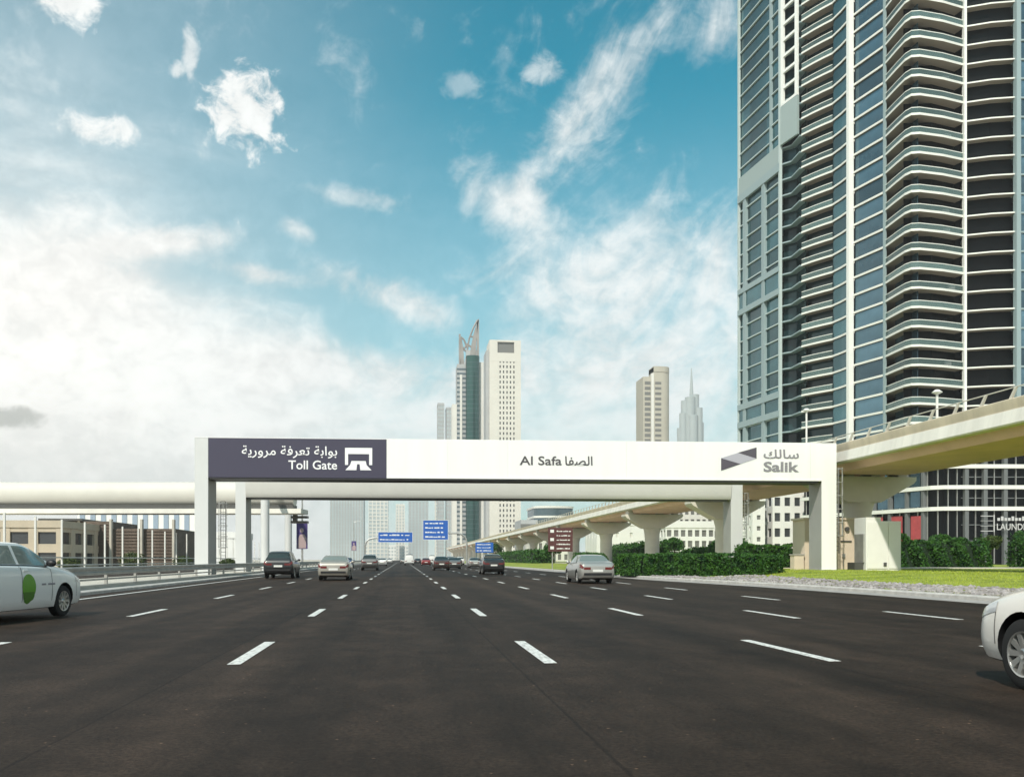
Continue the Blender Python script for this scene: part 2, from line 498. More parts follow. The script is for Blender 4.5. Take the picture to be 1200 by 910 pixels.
def text_mesh(body, size, mats, bold=0.0, align='LEFT', depth=0.012):
    """lettering standing in the XZ plane, facing -Y, base line at the origin"""
    cu = bpy.data.curves.new('lettering', 'FONT')
    cu.body = body; cu.size = size; cu.align_x = align; cu.offset = bold; cu.extrude = depth; cu.resolution_u = 3
    ob = bpy.data.objects.new('tmp', cu); C.objects.link(ob)
    dg = bpy.context.evaluated_depsgraph_get(); dg.update()
    me = bpy.data.meshes.new_from_object(ob.evaluated_get(dg))
    bpy.data.objects.remove(ob); bpy.data.curves.remove(cu)
    me.transform(Matrix.Rotation(R(90), 4, 'X'))
    me.materials.clear(); me.materials.append(MATS[mats])
    return me


def lettering(body, size, m, parent, loc, bold=0.0, align='LEFT', name='lettering', fit=None, rz=0):
    me = text_mesh(body, size, m, bold, align)
    if fit:
        xs = [v.co.x for v in me.vertices]; k = fit / (max(xs) - min(xs))
        me.transform(Matrix.Diagonal((k, 1, 1, 1)))
        xs = [v.co.x for v in me.vertices]; me.transform(Matrix.Translation((-min(xs), 0, 0)))
    o = link(name, me, parent, loc); o.rotation_euler = (0, 0, rz)
    return o


def leaves(name, pts, size, m, parent=None, nrm=None, origin=(0, 0, 0)):
    """a cloud of small leaf quads at pts (n,3)"""
    n = len(pts)
    a = rng.normal(size=(n, 3)); a /= np.linalg.norm(a, axis=1)[:, None]
    b = rng.normal(size=(n, 3)); b -= (b * a).sum(1)[:, None] * a; b /= np.linalg.norm(b, axis=1)[:, None]
    s = (size * rng.uniform(.6, 1.3, n))[:, None]
    p = np.asarray(pts) - np.asarray(origin)
    v = np.stack([p - a * s, p - b * s * .55, p + a * s, p + b * s * .55], 1).reshape(-1, 3)
    me = bpy.data.meshes.new(name)
    me.vertices.add(4 * n); me.vertices.foreach_set('co', v.astype(np.float32).ravel())
    me.loops.add(4 * n); me.loops.foreach_set('vertex_index', np.arange(4 * n, dtype=np.int32))
    me.polygons.add(n); me.polygons.foreach_set('loop_start', np.arange(0, 4 * n, 4, dtype=np.int32))
    me.materials.append(MATS[m]); me.update(calc_edges=True)
    return link(name, me, parent)


# ------------------------------------------------------------------ ground, roads, verges
def sheet(name, xs_of_y, ys, zs, m, kind='structure', o=(0, 0, 0)):
    """a sheet whose rows run across at each y: xs_of_y(y) gives the x columns, zs(i,j) the height"""
    b = MB(o); nc = len(xs_of_y(ys[0])); vs, fs = [], []
    for i, y in enumerate(ys):
        for j, x in enumerate(xs_of_y(y)): vs.append((x, y, zs(i, j)))
    for i in range(len(ys) - 1):
        for j in range(nc - 1): fs.append((i * nc + j, i * nc + j + 1, (i + 1) * nc + j + 1, (i + 1) * nc + j))
    b.add(vs, fs)
    ob = b.build(name, m, recalc=False)
    return tag(ob, kind=kind)


MB().add([(-2600, -300, -.03), (2600, -300, -.03), (2600, 3400, -.03), (-2600, 3400, -.03)], [(0, 1, 2, 3)]).build('ground', 'sand', recalc=False)['kind'] = 'structure'

EY = [-30, 0, 20, 30, 38, 46, 52, 62, 100, 200, 400, 900, 1800]
EX = [16.2, 16.0, 15.7, 15.75, 15.6, 14.9, 14.3, 14.1, 14.6, 14.8, 14.8, 14.8, 14.8]
def redge(y): return float(np.interp(y, EY, EX))
YS = list(range(-30, 120, 3)) + list(range(120, 420, 20)) + [500, 700, 1000, 1800]
road = sheet('road', lambda y: [-10.6, -5, 0, 5, redge(y)], YS, lambda i, j: 0.0, 'asphalt')
sheet('opposite_road', lambda y: [-37, -30, -18], [-30, 100, 400, 1800], lambda i, j: 0.0, 'asphalt')

# painted lines: each dash is a piece of the road
dash = MB().box(-.075, .075, 0, 2.9, .003, .006).mesh('lane_dash', 'road_paint')
for x, y0 in ((-5.73, 11.3), (-1.93, 10.9), (1.71, 10.6), (5.09, 10.4), (8.05, 9.1), (11.1, 8.3)):
    for k in range(0, 34):
        if x > 9 and k > 14: break
        link('lane_dash', dash, road, (x, y0 + 9 * k, 0))
        if k == 0: link('lane_dash', dash, road, (x, y0 - 9, 0))
MB().box(-9.76, -9.60, -30, 400, .003, .006).build('edge_line', 'road_paint', road)

# left kerb and median
MB().extrude_xz([(-11.0, -.02), (-10.6, -.02), (-10.6, .10), (-10.66, .13), (-11.0, .13)], -30, 700).build('kerb', 'kerb')['kind'] = 'structure'
MB().box(-18, -11.0, -30, 700, -.02, .11).build('median', 'paving')['kind'] = 'structure'

# right gutter, kerb, rock bed and lawn
sheet('gutter', lambda y: [redge(y), redge(y) + 1.1], YS, lambda i, j: 0.004, 'gutter')
sheet('kerb_right', lambda y: [redge(y) + 1.1, redge(y) + 1.1, redge(y) + 1.16, redge(y) + 1.45, redge(y) + 1.45], [y for y in YS if y < 800], lambda i, j: (0, .10, .14, .14, .0)[j], 'kerb')


def lawn_z(x, y):
    t = max(0.0, min(1.0, (x - redge(y) - 1.45) / 9.0))
    return .12 + .36 * t * t * (3 - 2 * t) + .03 * math.sin(x * .9 + y * .35) * t


LOFF = [1.45, 2.2, 3.2, 4.4, 6, 8, 10.5, 14, 18, 24, 32, 45, 70]
b = MB(); vs, fs = [], []
ly = [y for y in YS if y < 500]
for y in ly:
    for d in LOFF: vs.append((redge(y) + d, y, lawn_z(redge(y) + d, y)))
nc = len(LOFF)
for i in range(len(ly) - 1):
    for j in range(nc - 1): fs.append((i * nc + j, i * nc + j + 1, (i + 1) * nc + j + 1, (i + 1) * nc + j))
b.add(vs, fs).build('lawn', 'lawn', recalc=False, smooth=60)['kind'] = 'structure'

# paved walk beyond the lawn, in front of the shrubs
b = MB(); b.prism([(33.6, 66.0), (80, 60.5), (80, 66), (34.5, 71.5)], .35, .56); b.build('footpath', 'paving')['kind'] = 'structure'


b = MB(); b.box(28.6, 38.4, 72, 480, .2, .53); b.build('viaduct_paving', 'paving')['kind'] = 'structure'


# rock bed
def rock_bed():
    ico = bmesh.new(); bmesh.ops.create_icosphere(ico, subdivisions=1, radius=1)
    bv = np.array([v.co[:] for v in ico.verts]); bf = [tuple(v.index for v in f.verts) for f in ico.faces]; ico.free()
    V, F = [], []; base = 0
    for k in range(4600):
        y = 16 + 50 * rng.random() ** .9
        wd = 3.0 if y < 40 else max(1.6, 3.0 + (y - 40) * .10 if y < 52 else 1.6)
        off = 1.5 + wd * rng.random()
        x = redge(y) + off
        r = rng.uniform(.035, .105) * (1.3 if rng.random() < .15 else 1)
        p = bv * r * rng.uniform(.7, 1.3, (1, 3)) * rng.uniform(.8, 1.2, bv.shape) * np.array([1, 1, .65])
        V.append(p + np.array([x, y, lawn_z(x, y) + r * .2])); F += [tuple(i + base for i in f) for f in bf]; base += len(bv)
    me = bpy.data.meshes.new('gravel'); me.from_pydata(np.concatenate(V).tolist(), [], F); me.materials.append(MATS['rock']); me.update()
    o = link('gravel', me); tag(o, 'pale grey broken stones along the kerb beside the lawn', 'gravel', kind='stuff')


rock_bed()


# short grass
def grass_blades():
    n = 60000
    y = rng.uniform(14, 66, n); off = 4.0 + 34 * rng.random(n) ** 1.4
    ex = np.interp(y, EY, EX); x = ex + off
    t = np.clip((x - ex - 1.45) / 9.0, 0, 1)
    z = .12 + .36 * t * t * (3 - 2 * t) + .03 * np.sin(x * .9 + y * .35) * t
    h = rng.uniform(.03, .09, n); w = rng.uniform(.008, .02, n); a = rng.uniform(0, 6.28, n); ln = rng.normal(0, .03, (n, 2))
    p = np.stack([x, y, z - .01], 1); d = np.stack([np.cos(a), np.sin(a), 0 * a], 1) * w[:, None]
    tip = p + np.stack([ln[:, 0], ln[:, 1], h], 1)
    v = np.stack([p - d, p + d, tip], 1).reshape(-1, 3)
    me = bpy.data.meshes.new('grass'); me.vertices.add(3 * n); me.vertices.foreach_set('co', v.astype(np.float32).ravel())
    me.loops.add(3 * n); me.loops.foreach_set('vertex_index', np.arange(3 * n, dtype=np.int32))
    me.polygons.add(n); me.polygons.foreach_set('loop_start', np.arange(0, 3 * n, 3, dtype=np.int32))
    me.materials.append(MATS['grass_blade']); me.update(calc_edges=True)
    tag(link('grass', me), 'short bright green grass on the verge', 'grass', kind='stuff')


grass_blades()


# ------------------------------------------------------------------ metro viaduct
def viaduct():
    X0, X1, XC = 29.45, 37.2, 33.3
    o = (XC, 64.5, 0)
    r = thing('metro_viaduct', 'long raised concrete rail viaduct on single hammerhead piers beside the road', 'viaduct', o)
    SP = 28.2
    y0 = 64.5 - 2 * SP
    prof = [(X0 + .55, 7.76), (X0 + .02, 7.76), (X0 - .04, 7.84), (X0 + .10, 8.52), (X0 + .42, 8.52), (X0 + .42, 8.3),
            (X1 - .42, 8.3), (X1 - .42, 8.52), (X1 - .10, 8.52), (X1 + .04, 7.84), (X1 - .02, 7.76), (X1 - .55, 7.76)]
    par = [(X0 + .16, 8.525), (X0 + .40, 8.525), (X0 + .36, 9.06), (X0 + .20, 9.10), (X0 + .07, 9.04), (X0 + .07, 8.94)]
    pm_ = MB(); pm_.extrude_xz([(x - XC, z) for x, z in par], .015, SP - .015); pm_.extrude_xz([(XC - x, z) for x, z in par], .015, SP - .015)
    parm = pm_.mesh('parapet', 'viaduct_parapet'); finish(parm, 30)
    tex = MB()
    tex.extrude_xz([(x - XC, z) for x, z in prof[::-1]][::-1], 0.015, SP - .015)
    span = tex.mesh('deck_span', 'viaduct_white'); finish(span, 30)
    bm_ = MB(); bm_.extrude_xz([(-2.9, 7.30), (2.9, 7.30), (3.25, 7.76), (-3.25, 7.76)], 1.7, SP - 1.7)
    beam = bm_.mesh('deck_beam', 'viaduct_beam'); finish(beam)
    cap = MB()
    prf = [(-1.25, 5.35), (1.25, 5.35), (3.75, 6.72), (3.95, 6.95), (3.95, 7.20), (-3.95, 7.20), (-3.95, 6.95), (-3.75, 6.72)]
    cap.extrude_xz(prf, -1.15, 1.15)
    for x in (-3.1, -1.0, 1.0, 3.1): cap.box(x - .35, x + .35, -.8, .8, 7.2, 7.765)
    capm = cap.mesh('pier_cap', 'viaduct_concrete'); finish(capm)
    shaft = MB(); shaft.tube([(0, 0, 0), (0, 0, 4.6), (0, 0, 5.4)], [.98, .98, 1.2], 24)
    shm = shaft.mesh('pier', 'viaduct_concrete'); finish(shm, 35)
    post = MB()
    post.add([(-.05, -.11, 9.05), (.05, -.11, 9.05), (.05, .11, 9.05), (-.05, .11, 9.05), (-.05, -.52, 9.62), (.05, -.52, 9.62), (.05, -.36, 9.62), (-.05, -.36, 9.62)],
             [(0, 1, 5, 4), (1, 2, 6, 5), (2, 3, 7, 6), (3, 0, 4, 7), (4, 5, 6, 7), (3, 2, 1, 0)])
    postm = post.mesh('rail_post', 'viaduct_concrete')
    rl = MB(); rl.tube([(0, 0, 9.63), (0, SP, 9.63)], .03, 6); rlm = rl.mesh('hand_rail', 'viaduct_concrete')
    n = 22
    for k in range(n):
        y = y0 + SP * k - o[1]
        d_ = link('deck_span', span, r, (0, y, 0)); link('parapet', parm, d_); link('deck_beam', beam, r, (0, y, 0))
        if k:
            p = link('pier', shm, r, (0, y, 0)); link('pier_cap', capm, p)
        if k < 7:
            link('hand_rail', rlm, r, (X0 + .30 - XC, y, 0))
            for q in range(12): link('rail_post', postm, r, (X0 + .28 - XC, y + 1.2 + q * SP / 12, 0))
    # lamps on the deck
    for (x, y, h) in ((X0 + .6, 66.0, 12.3), (X0 + .6, 49.0, 10.6)):
        l = MB(); l.tube([(x - XC, y - o[1], 8.3), (x - XC, y - o[1], h)], .07, 8); a = l.build('lamp_post', 'white_metal', r)
        l = MB(); l.tube([(x - XC, y - o[1], h - .05), (x - XC, y - o[1], h + .05), (x - XC, y - o[1], h + .2)], [.1, .3, .12], 10); l.build('lamp_head', 'white_metal', a)


viaduct()


# ------------------------------------------------------------------ toll gantries
def ladder(parent, x, y, z0, z1, m='steel_dark'):
    lad = MB(); lad.box(x - .22, x - .17, y, y + .05, z0, z1); lad.box(x + .17, x + .22, y, y + .05, z0, z1)
    L = lad.build('ladder', m, parent)
    g = MB(); k = z0 + .2
    while k < z1: g.box(x - .17, x + .17, y + .01, y + .04, k, k + .035); k += .3
    g.build('rungs', m, L)
    c = MB(); k = z0 + 1.2
    pts = lambda z: [(x + .36 * math.cos(t), y - .02 - .62 * max(0, math.sin(t)), z) for t in [i * math.pi / 8 for i in range(9)]]
    while k < z1 + .01: c.tube(pts(k), .03, 5); k += .9
    for i in (1, 3, 5, 7):
        p = pts(0)[i]; c.tube([(p[0], p[1], z0 + 1.2), (p[0], p[1], z1)], .022, 5)
    c.build('safety_cage', 'steel', L)


TI, BI = 8.92, 6.36


def gantry(name, label, loc, rz, L, white, zb_l=-.0, zb_r=.3):
    r = thing(name, label, 'toll gantry', loc, rz)
    cm = 'gantry_column'
    for u0, u1, side in ((-.10, .72, 0), (L - 1.0, L, 1)):
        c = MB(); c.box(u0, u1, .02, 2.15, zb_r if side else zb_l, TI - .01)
        col = c.build('column', 'gantry_shaded_side', r)  # grey sides: shade of the inner faces put into the colour
        fp = MB(); fp.box(u0 - .01, u1 + .01, -.004, .018, zb_r if side else zb_l, TI - .012); fp.build('lit_front', 'gantry_white' if side and white else cm, col)  # pale sheet keeps the lit front bright against the painted-dark sides
        bv = MB(); bv.box(u0 - .14, u1 + .14, -.10, 2.27, (zb_r if side else zb_l) - .2, (zb_r if side else zb_l) + .22); bv.build('footing', 'concrete', col)
    return r


G1 = gantry('toll_gantry', 'white toll gate gantry with dark sign and lettering spanning the whole road', (-13, 60.4, 0), -math.atan(.045), 41.77, True)
bx = MB(); bx.box(11.98, 40.76, 0.0, 2.1, BI + .06, TI); bx.build('beam', 'gantry_white', G1)
for u_ in (15.9, 19.8, 27.6, 31.5, 40.0):
    bx = MB(); bx.box(u_ - .005, u_ + .005, -.003, .0, BI + .18, TI - .01); bx.build('panel_joint', 'gantry_grey', G1)
bx = MB(); bx.box(.735, 11.97, .004, 2.1, BI + .06, TI - .0); bx.build('sign_panel', 'gantry_dark', G1)
bx = MB(); bx.box(.8, 40.6, .05, 2.05, BI - .06, BI + .058); bx.build('lower_trim', 'gantry_trim', G1)
bx = MB(); bx.box(-.10, 41.77, .01, 2.12, TI + .003, TI + .04); bx.build('top_flashing', 'gantry_white', G1)
bx = MB(); bx.box(11.98, 40.75, -.025, 0.0, BI + .06, BI + .17); bx.build('lower_lip', 'gantry_white', G1)

rev = lambda s: s[::-1]
AR_TOLL = rev('\uFE91\uFEEE\uFE8D\uFE91\uFE94 \uFE97\uFECC\uFEAE\uFED3\uFE94 \uFEE3\uFEAE\uFEED\uFEAD\uFEF3\uFE94')
AR_SAFA = rev('\uFE8D\uFEDF\uFEBC\uFED4\uFE8E')
AR_SALIK = rev('\uFEB3\uFE8E\uFEDF\uFEDA')
F = -.012
lettering(AR_TOLL, .80, 'text_white', G1, (2.83, F, 7.86), .006, fit=6.0)
lettering('Toll Gate', .80, 'text_white', G1, (5.75, F, 6.97), .008, fit=3.08)
lettering('Al Safa', .80, 'text_grey', G1, (20.57, F - .004, 7.36), .008, fit=2.75)
lettering(AR_SAFA, .80, 'text_grey', G1, (23.55, F - .004, 7.36), .008, fit=1.8)
lettering(AR_SALIK, .80, 'text_mid', G1, (36.80, F - .004, 7.92), .012, fit=2.40)
lettering('Salik', .90, 'text_mid', G1, (36.80, F - .004, 7.04), .026, fit=2.40)


def flat(name, polys, m, parent, y0=-.020, y1=-.004):
    q = MB()
    for p in polys:
        n = len(p)
        q.add([(x, y0, z) for x, z in p] + [(x, y1, z) for x, z in p], [tuple(range(n)), tuple(range(2 * n - 1, n - 1, -1))] + [(i, n + i, n + (i + 1) % n, (i + 1) % n) for i in range(n)])
    return q.build(name, m, parent)


k_ = 1 / 92.5; lx = lambda p: 9.33 + (p - 878) * k_; lz = lambda p: 6.93 + (218 - p) * k_ * 1.18
flat('toll_symbol', [[(lx(878), lz(192)), (lx(896), lz(192)), (lx(896), lz(137)), (lx(1020), lz(137)), (lx(1020), lz(192)), (lx(1038), lz(192)), (lx(1038), lz(106)), (lx(878), lz(106))],
                     [(lx(880), lz(218)), (lx(945), lz(218)), (lx(949), lz(188)), (lx(956), lz(188)), (lx(956), lz(172)), (lx(916), lz(172)), (lx(908), lz(192))],
                     [(lx(968), lz(218)), (lx(1034), lz(218)), (lx(1005), lz(192)), (lx(1000), lz(172)), (lx(956.2), lz(172)), (lx(956.2), lz(188)), (lx(964), lz(188))]], 'text_white', G1)
sx_ = lambda p: 33.93 + (p - 100) / 119.; sz_ = lambda p: 7.06 + (345 - p) / 115.
flat('logo_fold', [[(sx_(100), sz_(345)), (sx_(255), sz_(293)), (sx_(100), sz_(250))]], 'logo_dark', G1, -.020, -.002)
flat('logo_fold', [[(sx_(235), sz_(207)), (sx_(385), sz_(250)), (sx_(385), sz_(165))]], 'logo_dark', G1, -.020, -.002)
flat('logo_ribbon', [[(sx_(100), sz_(249)), (sx_(256), sz_(292.5)), (sx_(384), sz_(251)), (sx_(234), sz_(207.5))]], 'logo_light', G1, -.018, -.002)
ladder(G1, 42.25, 1.1, 1.6, 7.4)

G2 = gantry('toll_gantry', 'plain grey toll gate gantry standing behind the lettered white one', (-13.5, 77.6, 0), -math.atan(.045), 42.3, False, 0, .35)
bx = MB()
pr = []
for i in range(9):
    t = math.pi * i / 8 - math.pi / 2
    pr.append((-.0 - .18 * math.cos(t), BI + 1.2 + 1.28 * math.sin(t)))
n_ = len(pr)
poly = pr + [(2.1, TI), (2.1, BI)]
vs = [(0.73, y, z) for y, z in poly] + [(41.29, y, z) for y, z in poly]; n_ = len(poly)
bx.add(vs, [tuple(range(n_)), tuple(range(2 * n_ - 1, n_ - 1, -1))] + [(i, (i + 1) % n_, n_ + (i + 1) % n_, n_ + i) for i in range(n_)])
bx.build('beam', 'gantry_grey', G2, smooth=40)
bx = MB(); bx.box(.8, 41.1, .1, 2.0, BI - .16, BI - .02); bx.build('lower_trim', 'gantry_trim', G2)
ladder(G2, 42.8, 1.1, 3.0, 6.9)
ladder(G2, -1.35, 1.1, 1.0, 6.0)


# ------------------------------------------------------------------ footbridge on the left
def footbridge():
    A = Vector((-11.6, 102.1, 0)); B = Vector((-85, 110.9, 0))
    d = (B - A).normalized(); ang = math.atan2(d.y, d.x); Ln = (B - A).length
    r = thing('footbridge', 'pale tubular covered footbridge reaching in from the opposite carriageway', 'footbridge', tuple(A), ang)
    t = MB(); pts = []
    n = 24; vs, fs = [], []
    for x in (0, Ln):
        for i in range(n):
            q = 2 * math.pi * i / n
            vs.append((x, 1.05 * math.cos(q), 8.25 + (1.35 if math.sin(q) > 0 else 1.35) * math.sin(q)))
    fs = [(i, (i + 1) % n, n + (i + 1) % n, n + i) for i in range(n)] + [tuple(range(n - 1, -1, -1)), tuple(range(n, 2 * n))]
    t.add(vs, fs); t.build('tube', 'bridge_tube', r, smooth=40)
    g = MB(); g.box(0, Ln, -.9, 1.05, 6.63, 7.05); g.build('drip_line', 'steel_dark', r)
    g = MB(); g.box(-1.0, Ln, -1.85, 1.6, 6.12, 6.62); g.build('floor_beam', 'viaduct_white', r)
    br = MB(); br.box(-.32, .32, -2.05, -1.86, 6.35, 6.95); brm = br.mesh('bracket', 'gantry_grey')
    for k in range(18): link('bracket', brm, r, (1.0 + 4.1 * k, 0, 0))
    # columns at the road end
    for (x, y) in ((-13.5, 93.2), (-13.35, 110.6)):
        loc = Matrix.Rotation(-ang, 4, 'Z') @ (Vector((x, y, 0)) - A)
        c = MB(); c.tube([(loc.x, loc.y, 0), (loc.x, loc.y, 8.6)], .42, 20); c.build('column', 'gantry_column', r, smooth=40)
    g = MB()
    a1 = Matrix.Rotation(-ang, 4, 'Z') @ (Vector((-13.5, 93.2, 0)) - A); a2 = Matrix.Rotation(-ang, 4, 'Z') @ (Vector((-13.35, 110.6, 0)) - A)
    g.tube([(a1.x, a1.y, 8.3), (a2.x, a2.y, 8.3)], .35, 10); g.build('cross_head', 'gantry_grey', r)
    g = MB(); g.box(-.9, .9, -2.6, -1.7, 5.75, 6.0); g.box(-.9, .9, -2.6, -1.7, 5.2, 5.45); g.box(.3, .7, -2.5, -1.8, 5.2, 6.2); g.build('service_box', 'steel_dark', r)


footbridge()


# ------------------------------------------------------------------ guard rail and median furniture
def guard_rail():
    r = thing('guard_rail', 'grey steel guard rail with posts along the median kerb', 'guard rail', (-11.55, 10, .11))
    pr = [(0, .50), (.045, .53), (.045, .60), (.0, .64), (.0, .68), (.045, .72), (.045, .79), (0, .82), (-.02, .82), (.025, .78), (.025, .73), (-.02, .69), (-.02, .63), (.025, .59), (.025, .54), (-.02, .50)]
    m = MB(); m.extrude_xz(pr, -38, 380); m.build('rail', 'rail_steel', r)
    m = MB(); m.box(-.02, .03, -38, 380, .30, .37); m.build('lower_rail', 'rail_steel', r)
    p = MB(); p.box(-.13, -.03, -.06, .06, 0, .80); pm = p.mesh('post', 'rail_steel')
    for k in range(70): link('post', pm, r, (0, -36 + 4.0 * k, 0))
    m = MB(); m.box(-.35, .15, -38, 380, .0, .14); m.build('plinth', 'concrete', r)


guard_rail()


def tall_fence():
    r = thing('fence', 'row of tall white posts with low rails beyond the opposite carriageway', 'fence', (-25, 60, 0))
    pm = MB().box(-.06, .06, -.06, .06, 0, 4.15).mesh('post', 'white_metal')
    for k in range(-1, 24): link('post', pm, r, (0, 1.6 + 4.95 * k, 0))
    for z in (.75, 1.30):
        m = MB(); m.box(-.04, .04, -4, 118, z, z + .09); m.build('rail', 'white_metal', r)
    m = MB(); m.box(-.2, .2, -4, 118, 0, .45); m.build('plinth', 'paving', r)


tall_fence()

for k, (x, y, rr, hh) in enumerate(((-33, 118, 1.6, 1.9), (-30, 131, 1.3, 1.5), (-37, 108, 1.2, 1.3), (-22, 120, 1.0, 1.2))):
    lab = ['round olive bush by the white low wall', 'smaller olive bush farther along the tall fence', 'low dusty bush before the brown slatted building', 'dusty bush near the footbridge columns'][k]
    t = thing('bush', lab, 'bush', (x, y, 0), group='bushes beyond the fence')
    q = rng.normal(size=(1500, 3)); q /= np.linalg.norm(q, axis=1)[:, None]
    q = q * (rng.uniform(.55, 1.05, (1500, 1))) * np.array([rr, rr, hh * .55]) + np.array([0, 0, hh * .55])
    leaves('foliage', q[q[:, 2] > 0], .12, 'leaf_dry', t)
    m = MB(); m.tube([(0, 0, 0), (0.05, 0, hh * .6)], [.08, .03], 6); m.build('stem', 'bark', t)
    m = MB()


# ------------------------------------------------------------------ big tower on the right
def offset_line(P, d):
    out = []
    for i, p in enumerate(P):
        ns = []
        for a_, b_ in ((i - 1, i), (i, i + 1)):
            if a_ < 0 or b_ >= len(P): continue
            e = (Vector(P[b_]) - Vector(P[a_])).normalized(); ns.append(Vector((-e.y, e.x)))
        n = ns[0] if len(ns) == 1 else (ns[0] + ns[1]).normalized()
        k = 1 / max(.5, n.dot(ns[0]))
        out.append((p[0] + n.x * d * k, p[1] + n.y * d * k))
    return out


def big_tower():
    A, B, B2, Cc, D, E, F_, G, H_, I, J, K = ((80.43, 214.02), (82.6, 194.6), (84.2, 192.6), (84.02, 187.92), (87.88, 180.91), (88.41, 174.31), (88.6, 173.28), (90.65, 164.98), (90.54, 155.93), (101.95, 157.6), (109.92, 154.64), (124.0, 152.8))
    o = (92, 158, 0)
    T = thing('residential_tower', 'huge glass apartment tower with white balcony edges rising out of the frame', 'tower', o)
    FH, Z0, NF = 3.466, 22.03, 34
    ztop = Z0 + FH * NF

    def part(name, m, fn, rep=None, parent=T, smooth=None):
        b = MB(o); fn(b); me = b.mesh(name, m); finish(me, smooth)
        if rep is None: return link(name, me, parent)
        return [link(name, me, parent, (0, 0, z)) for z in rep]
    zf = [Z0 + FH * k for k in range(NF + 1)]
    # slabs: left block thin, balconies deep
    part('floor_slab', 'left_light', lambda b: b.strip([A, B], offset_line([A, B], 3), 0, .24), zf)
    line = [B, B2, Cc]
    part('floor_slab', 'shaded_frame', lambda b: b.strip(line, offset_line(line, 4), 0, .28), zf)
    lin2 = [(84.3, 187.7), (85.65, 184.8), (86.85, 182.6), D, (88.25, 178.0), E]
    part('balcony_slab', ['slab', 'soffit_shade'], lambda b: b.strip(lin2, offset_line(lin2, 5), 0, .40, 0, 1), zf)
    lin3 = [F_, G, (90.38, 160.5), (90.3, 157.4), (90.75, 156.05), (92.2, 155.65), (97, 156.3), I]
    part('balcony_slab', ['slab', 'soffit_shade'], lambda b: b.strip(lin3, offset_line(lin3, 5), 0, .42, 0, 1), zf)
    lin4 = [I, (106, 155.7), J]
    part('floor_slab', ['slab', 'soffit_shade'], lambda b: b.strip(lin4, offset_line(lin4, 5), 0.1, .36, 0, 1), zf)
    lin5 = [J, K]
    part('floor_slab', 'shaded_frame', lambda b: b.strip(lin5, offset_line(lin5, 4), 0, .3), zf)
    # slab bottom faces are coloured darker: shade painted in under the balconies
    # glazing
    zg = zf[:-1]
    seg = lambda P, Q, t0, t1: [tuple(Vector(P).lerp(Vector(Q), t)) for t in (t0, t1)]
    for t0, t1 in ((0.0, .25), (.25, .66), (.66, 1.0)):
        s_ = offset_line(seg(A, B, t0, t1), .35)
        part('window_pane', 'glass_teal', lambda b: b.strip(s_, offset_line(s_, .06), .32, FH), zg)
    ln = offset_line([B, B2, Cc], 1.4)
    part('window_pane', 'glass_dark', lambda b: b.strip(ln, offset_line(ln, .06), .28, FH), zg)
    l2 = offset_line(lin2[:4], 2.0)
    part('balcony_glazing', 'glass_dark', lambda b: b.strip(l2, offset_line(l2, .06), .5, FH), zg)
    l3 = offset_line([D, (88.25, 178.0), E], .30)
    part('window_pane', 'glass_teal', lambda b: b.strip(l3, offset_line(l3, .06), .5, FH), zg)
    l4 = offset_line([F_, G], .35)
    part('window_pane', 'glass_blue', lambda b: b.strip(l4, offset_line(l4, .06), .5, FH), zg)
    l5 = offset_line([G, (90.35, 160.0), (90.6, 156.9)], 2.0)
    part('balcony_glazing', 'glass_blue', lambda b: b.strip(l5, offset_line(l5, .06), .5, FH), zg)
    l6 = offset_line([(90.6, 156.9), (96, 155.9), I], 2.2)
    part('balcony_glazing', 'glass_black', lambda b: b.strip([l6[0], l6[1], l6[2]], offset_line(l6, .06), .5, FH), zg)
    l7 = offset_line(lin4, 1.6)
    part('window_pane', 'glass_black', lambda b: b.strip(l7, offset_line(l7, .06), .36, FH + .1), zg)
    l8 = offset_line(lin5, .3)
    part('window_pane', 'glass_blue', lambda b: b.strip(l8, offset_line(l8, .06), .3, FH), zg)
    # balcony rails
    r2 = offset_line(lin2[:4], .10)
    part('balcony_rail', 'rail_glass', lambda b: b.strip(r2, offset_line(r2, .04), .41, 1.36), zg)
    part('top_rail', 'slab', lambda b: b.strip(offset_line(lin2[:4], .08), offset_line(lin2[:4], .18), 1.34, 1.47), zg)
    r3 = offset_line([G] + lin3[2:], .10)
    part('balcony_rail', 'rail_glass', lambda b: b.strip(r3, offset_line(r3, .04), .43, 1.36), zg)
    part('top_rail', 'slab', lambda b: b.strip(offset_line([G] + lin3[2:], .08), offset_line([G] + lin3[2:], .18), 1.34, 1.47), zg)
    # a few things people keep on the balconies
    random.seed(3)
    for k in range(9):
        z = zf[random.randrange(4, 24)] + .55; t = random.uniform(.55, .95)
        p = Vector((91.5, 157.2)).lerp(Vector((101.2, 158.8)), t)
        part('balcony_screen', 'white_wall', lambda b: b.box(p.x - .6, p.x + .6, p.y, p.y + .4, z, z + random.uniform(1.1, 1.5)))
    # vertical fins and posts
    def fin(p, w, dpt, z0, z1, m='fin', e=(0, 0)):
        part('fin', m, lambda b: b.box(p[0] - dpt + e[0], p[0] + .25 + e[0], p[1] - w / 2 + e[1], p[1] + w / 2 + e[1], z0, z1))
    fin(A, .7, .25, 0, ztop, 'left_light'); fin(B, .7, .35, 0, ztop, 'left_light')
    fin((88.45, 173.8), 1.0, .8, 0, ztop)
    fin(G, .35, .30, 0, ztop, 'shaded_frame')
    part('fin', 'fin', lambda b: b.box(I[0] - .25, I[0] + .22, I[1] - .45, I[1] + .3, 0, ztop))
    part('fin', 'shaded_frame', lambda b: b.box(J[0] - .1, J[0] + .75, J[1] - .5, J[1] + .5, 0, ztop))
    # left block: columns, mechanical belts, lattice
    for t, z1 in ((.16, 87), (.62, 88)):
        p = Vector(A).lerp(Vector(B), t)
        part('pilaster', 'shaded_frame', lambda b: b.box(p.x - .32, p.x + .5, p.y - .75, p.y + .75, 0, z1))
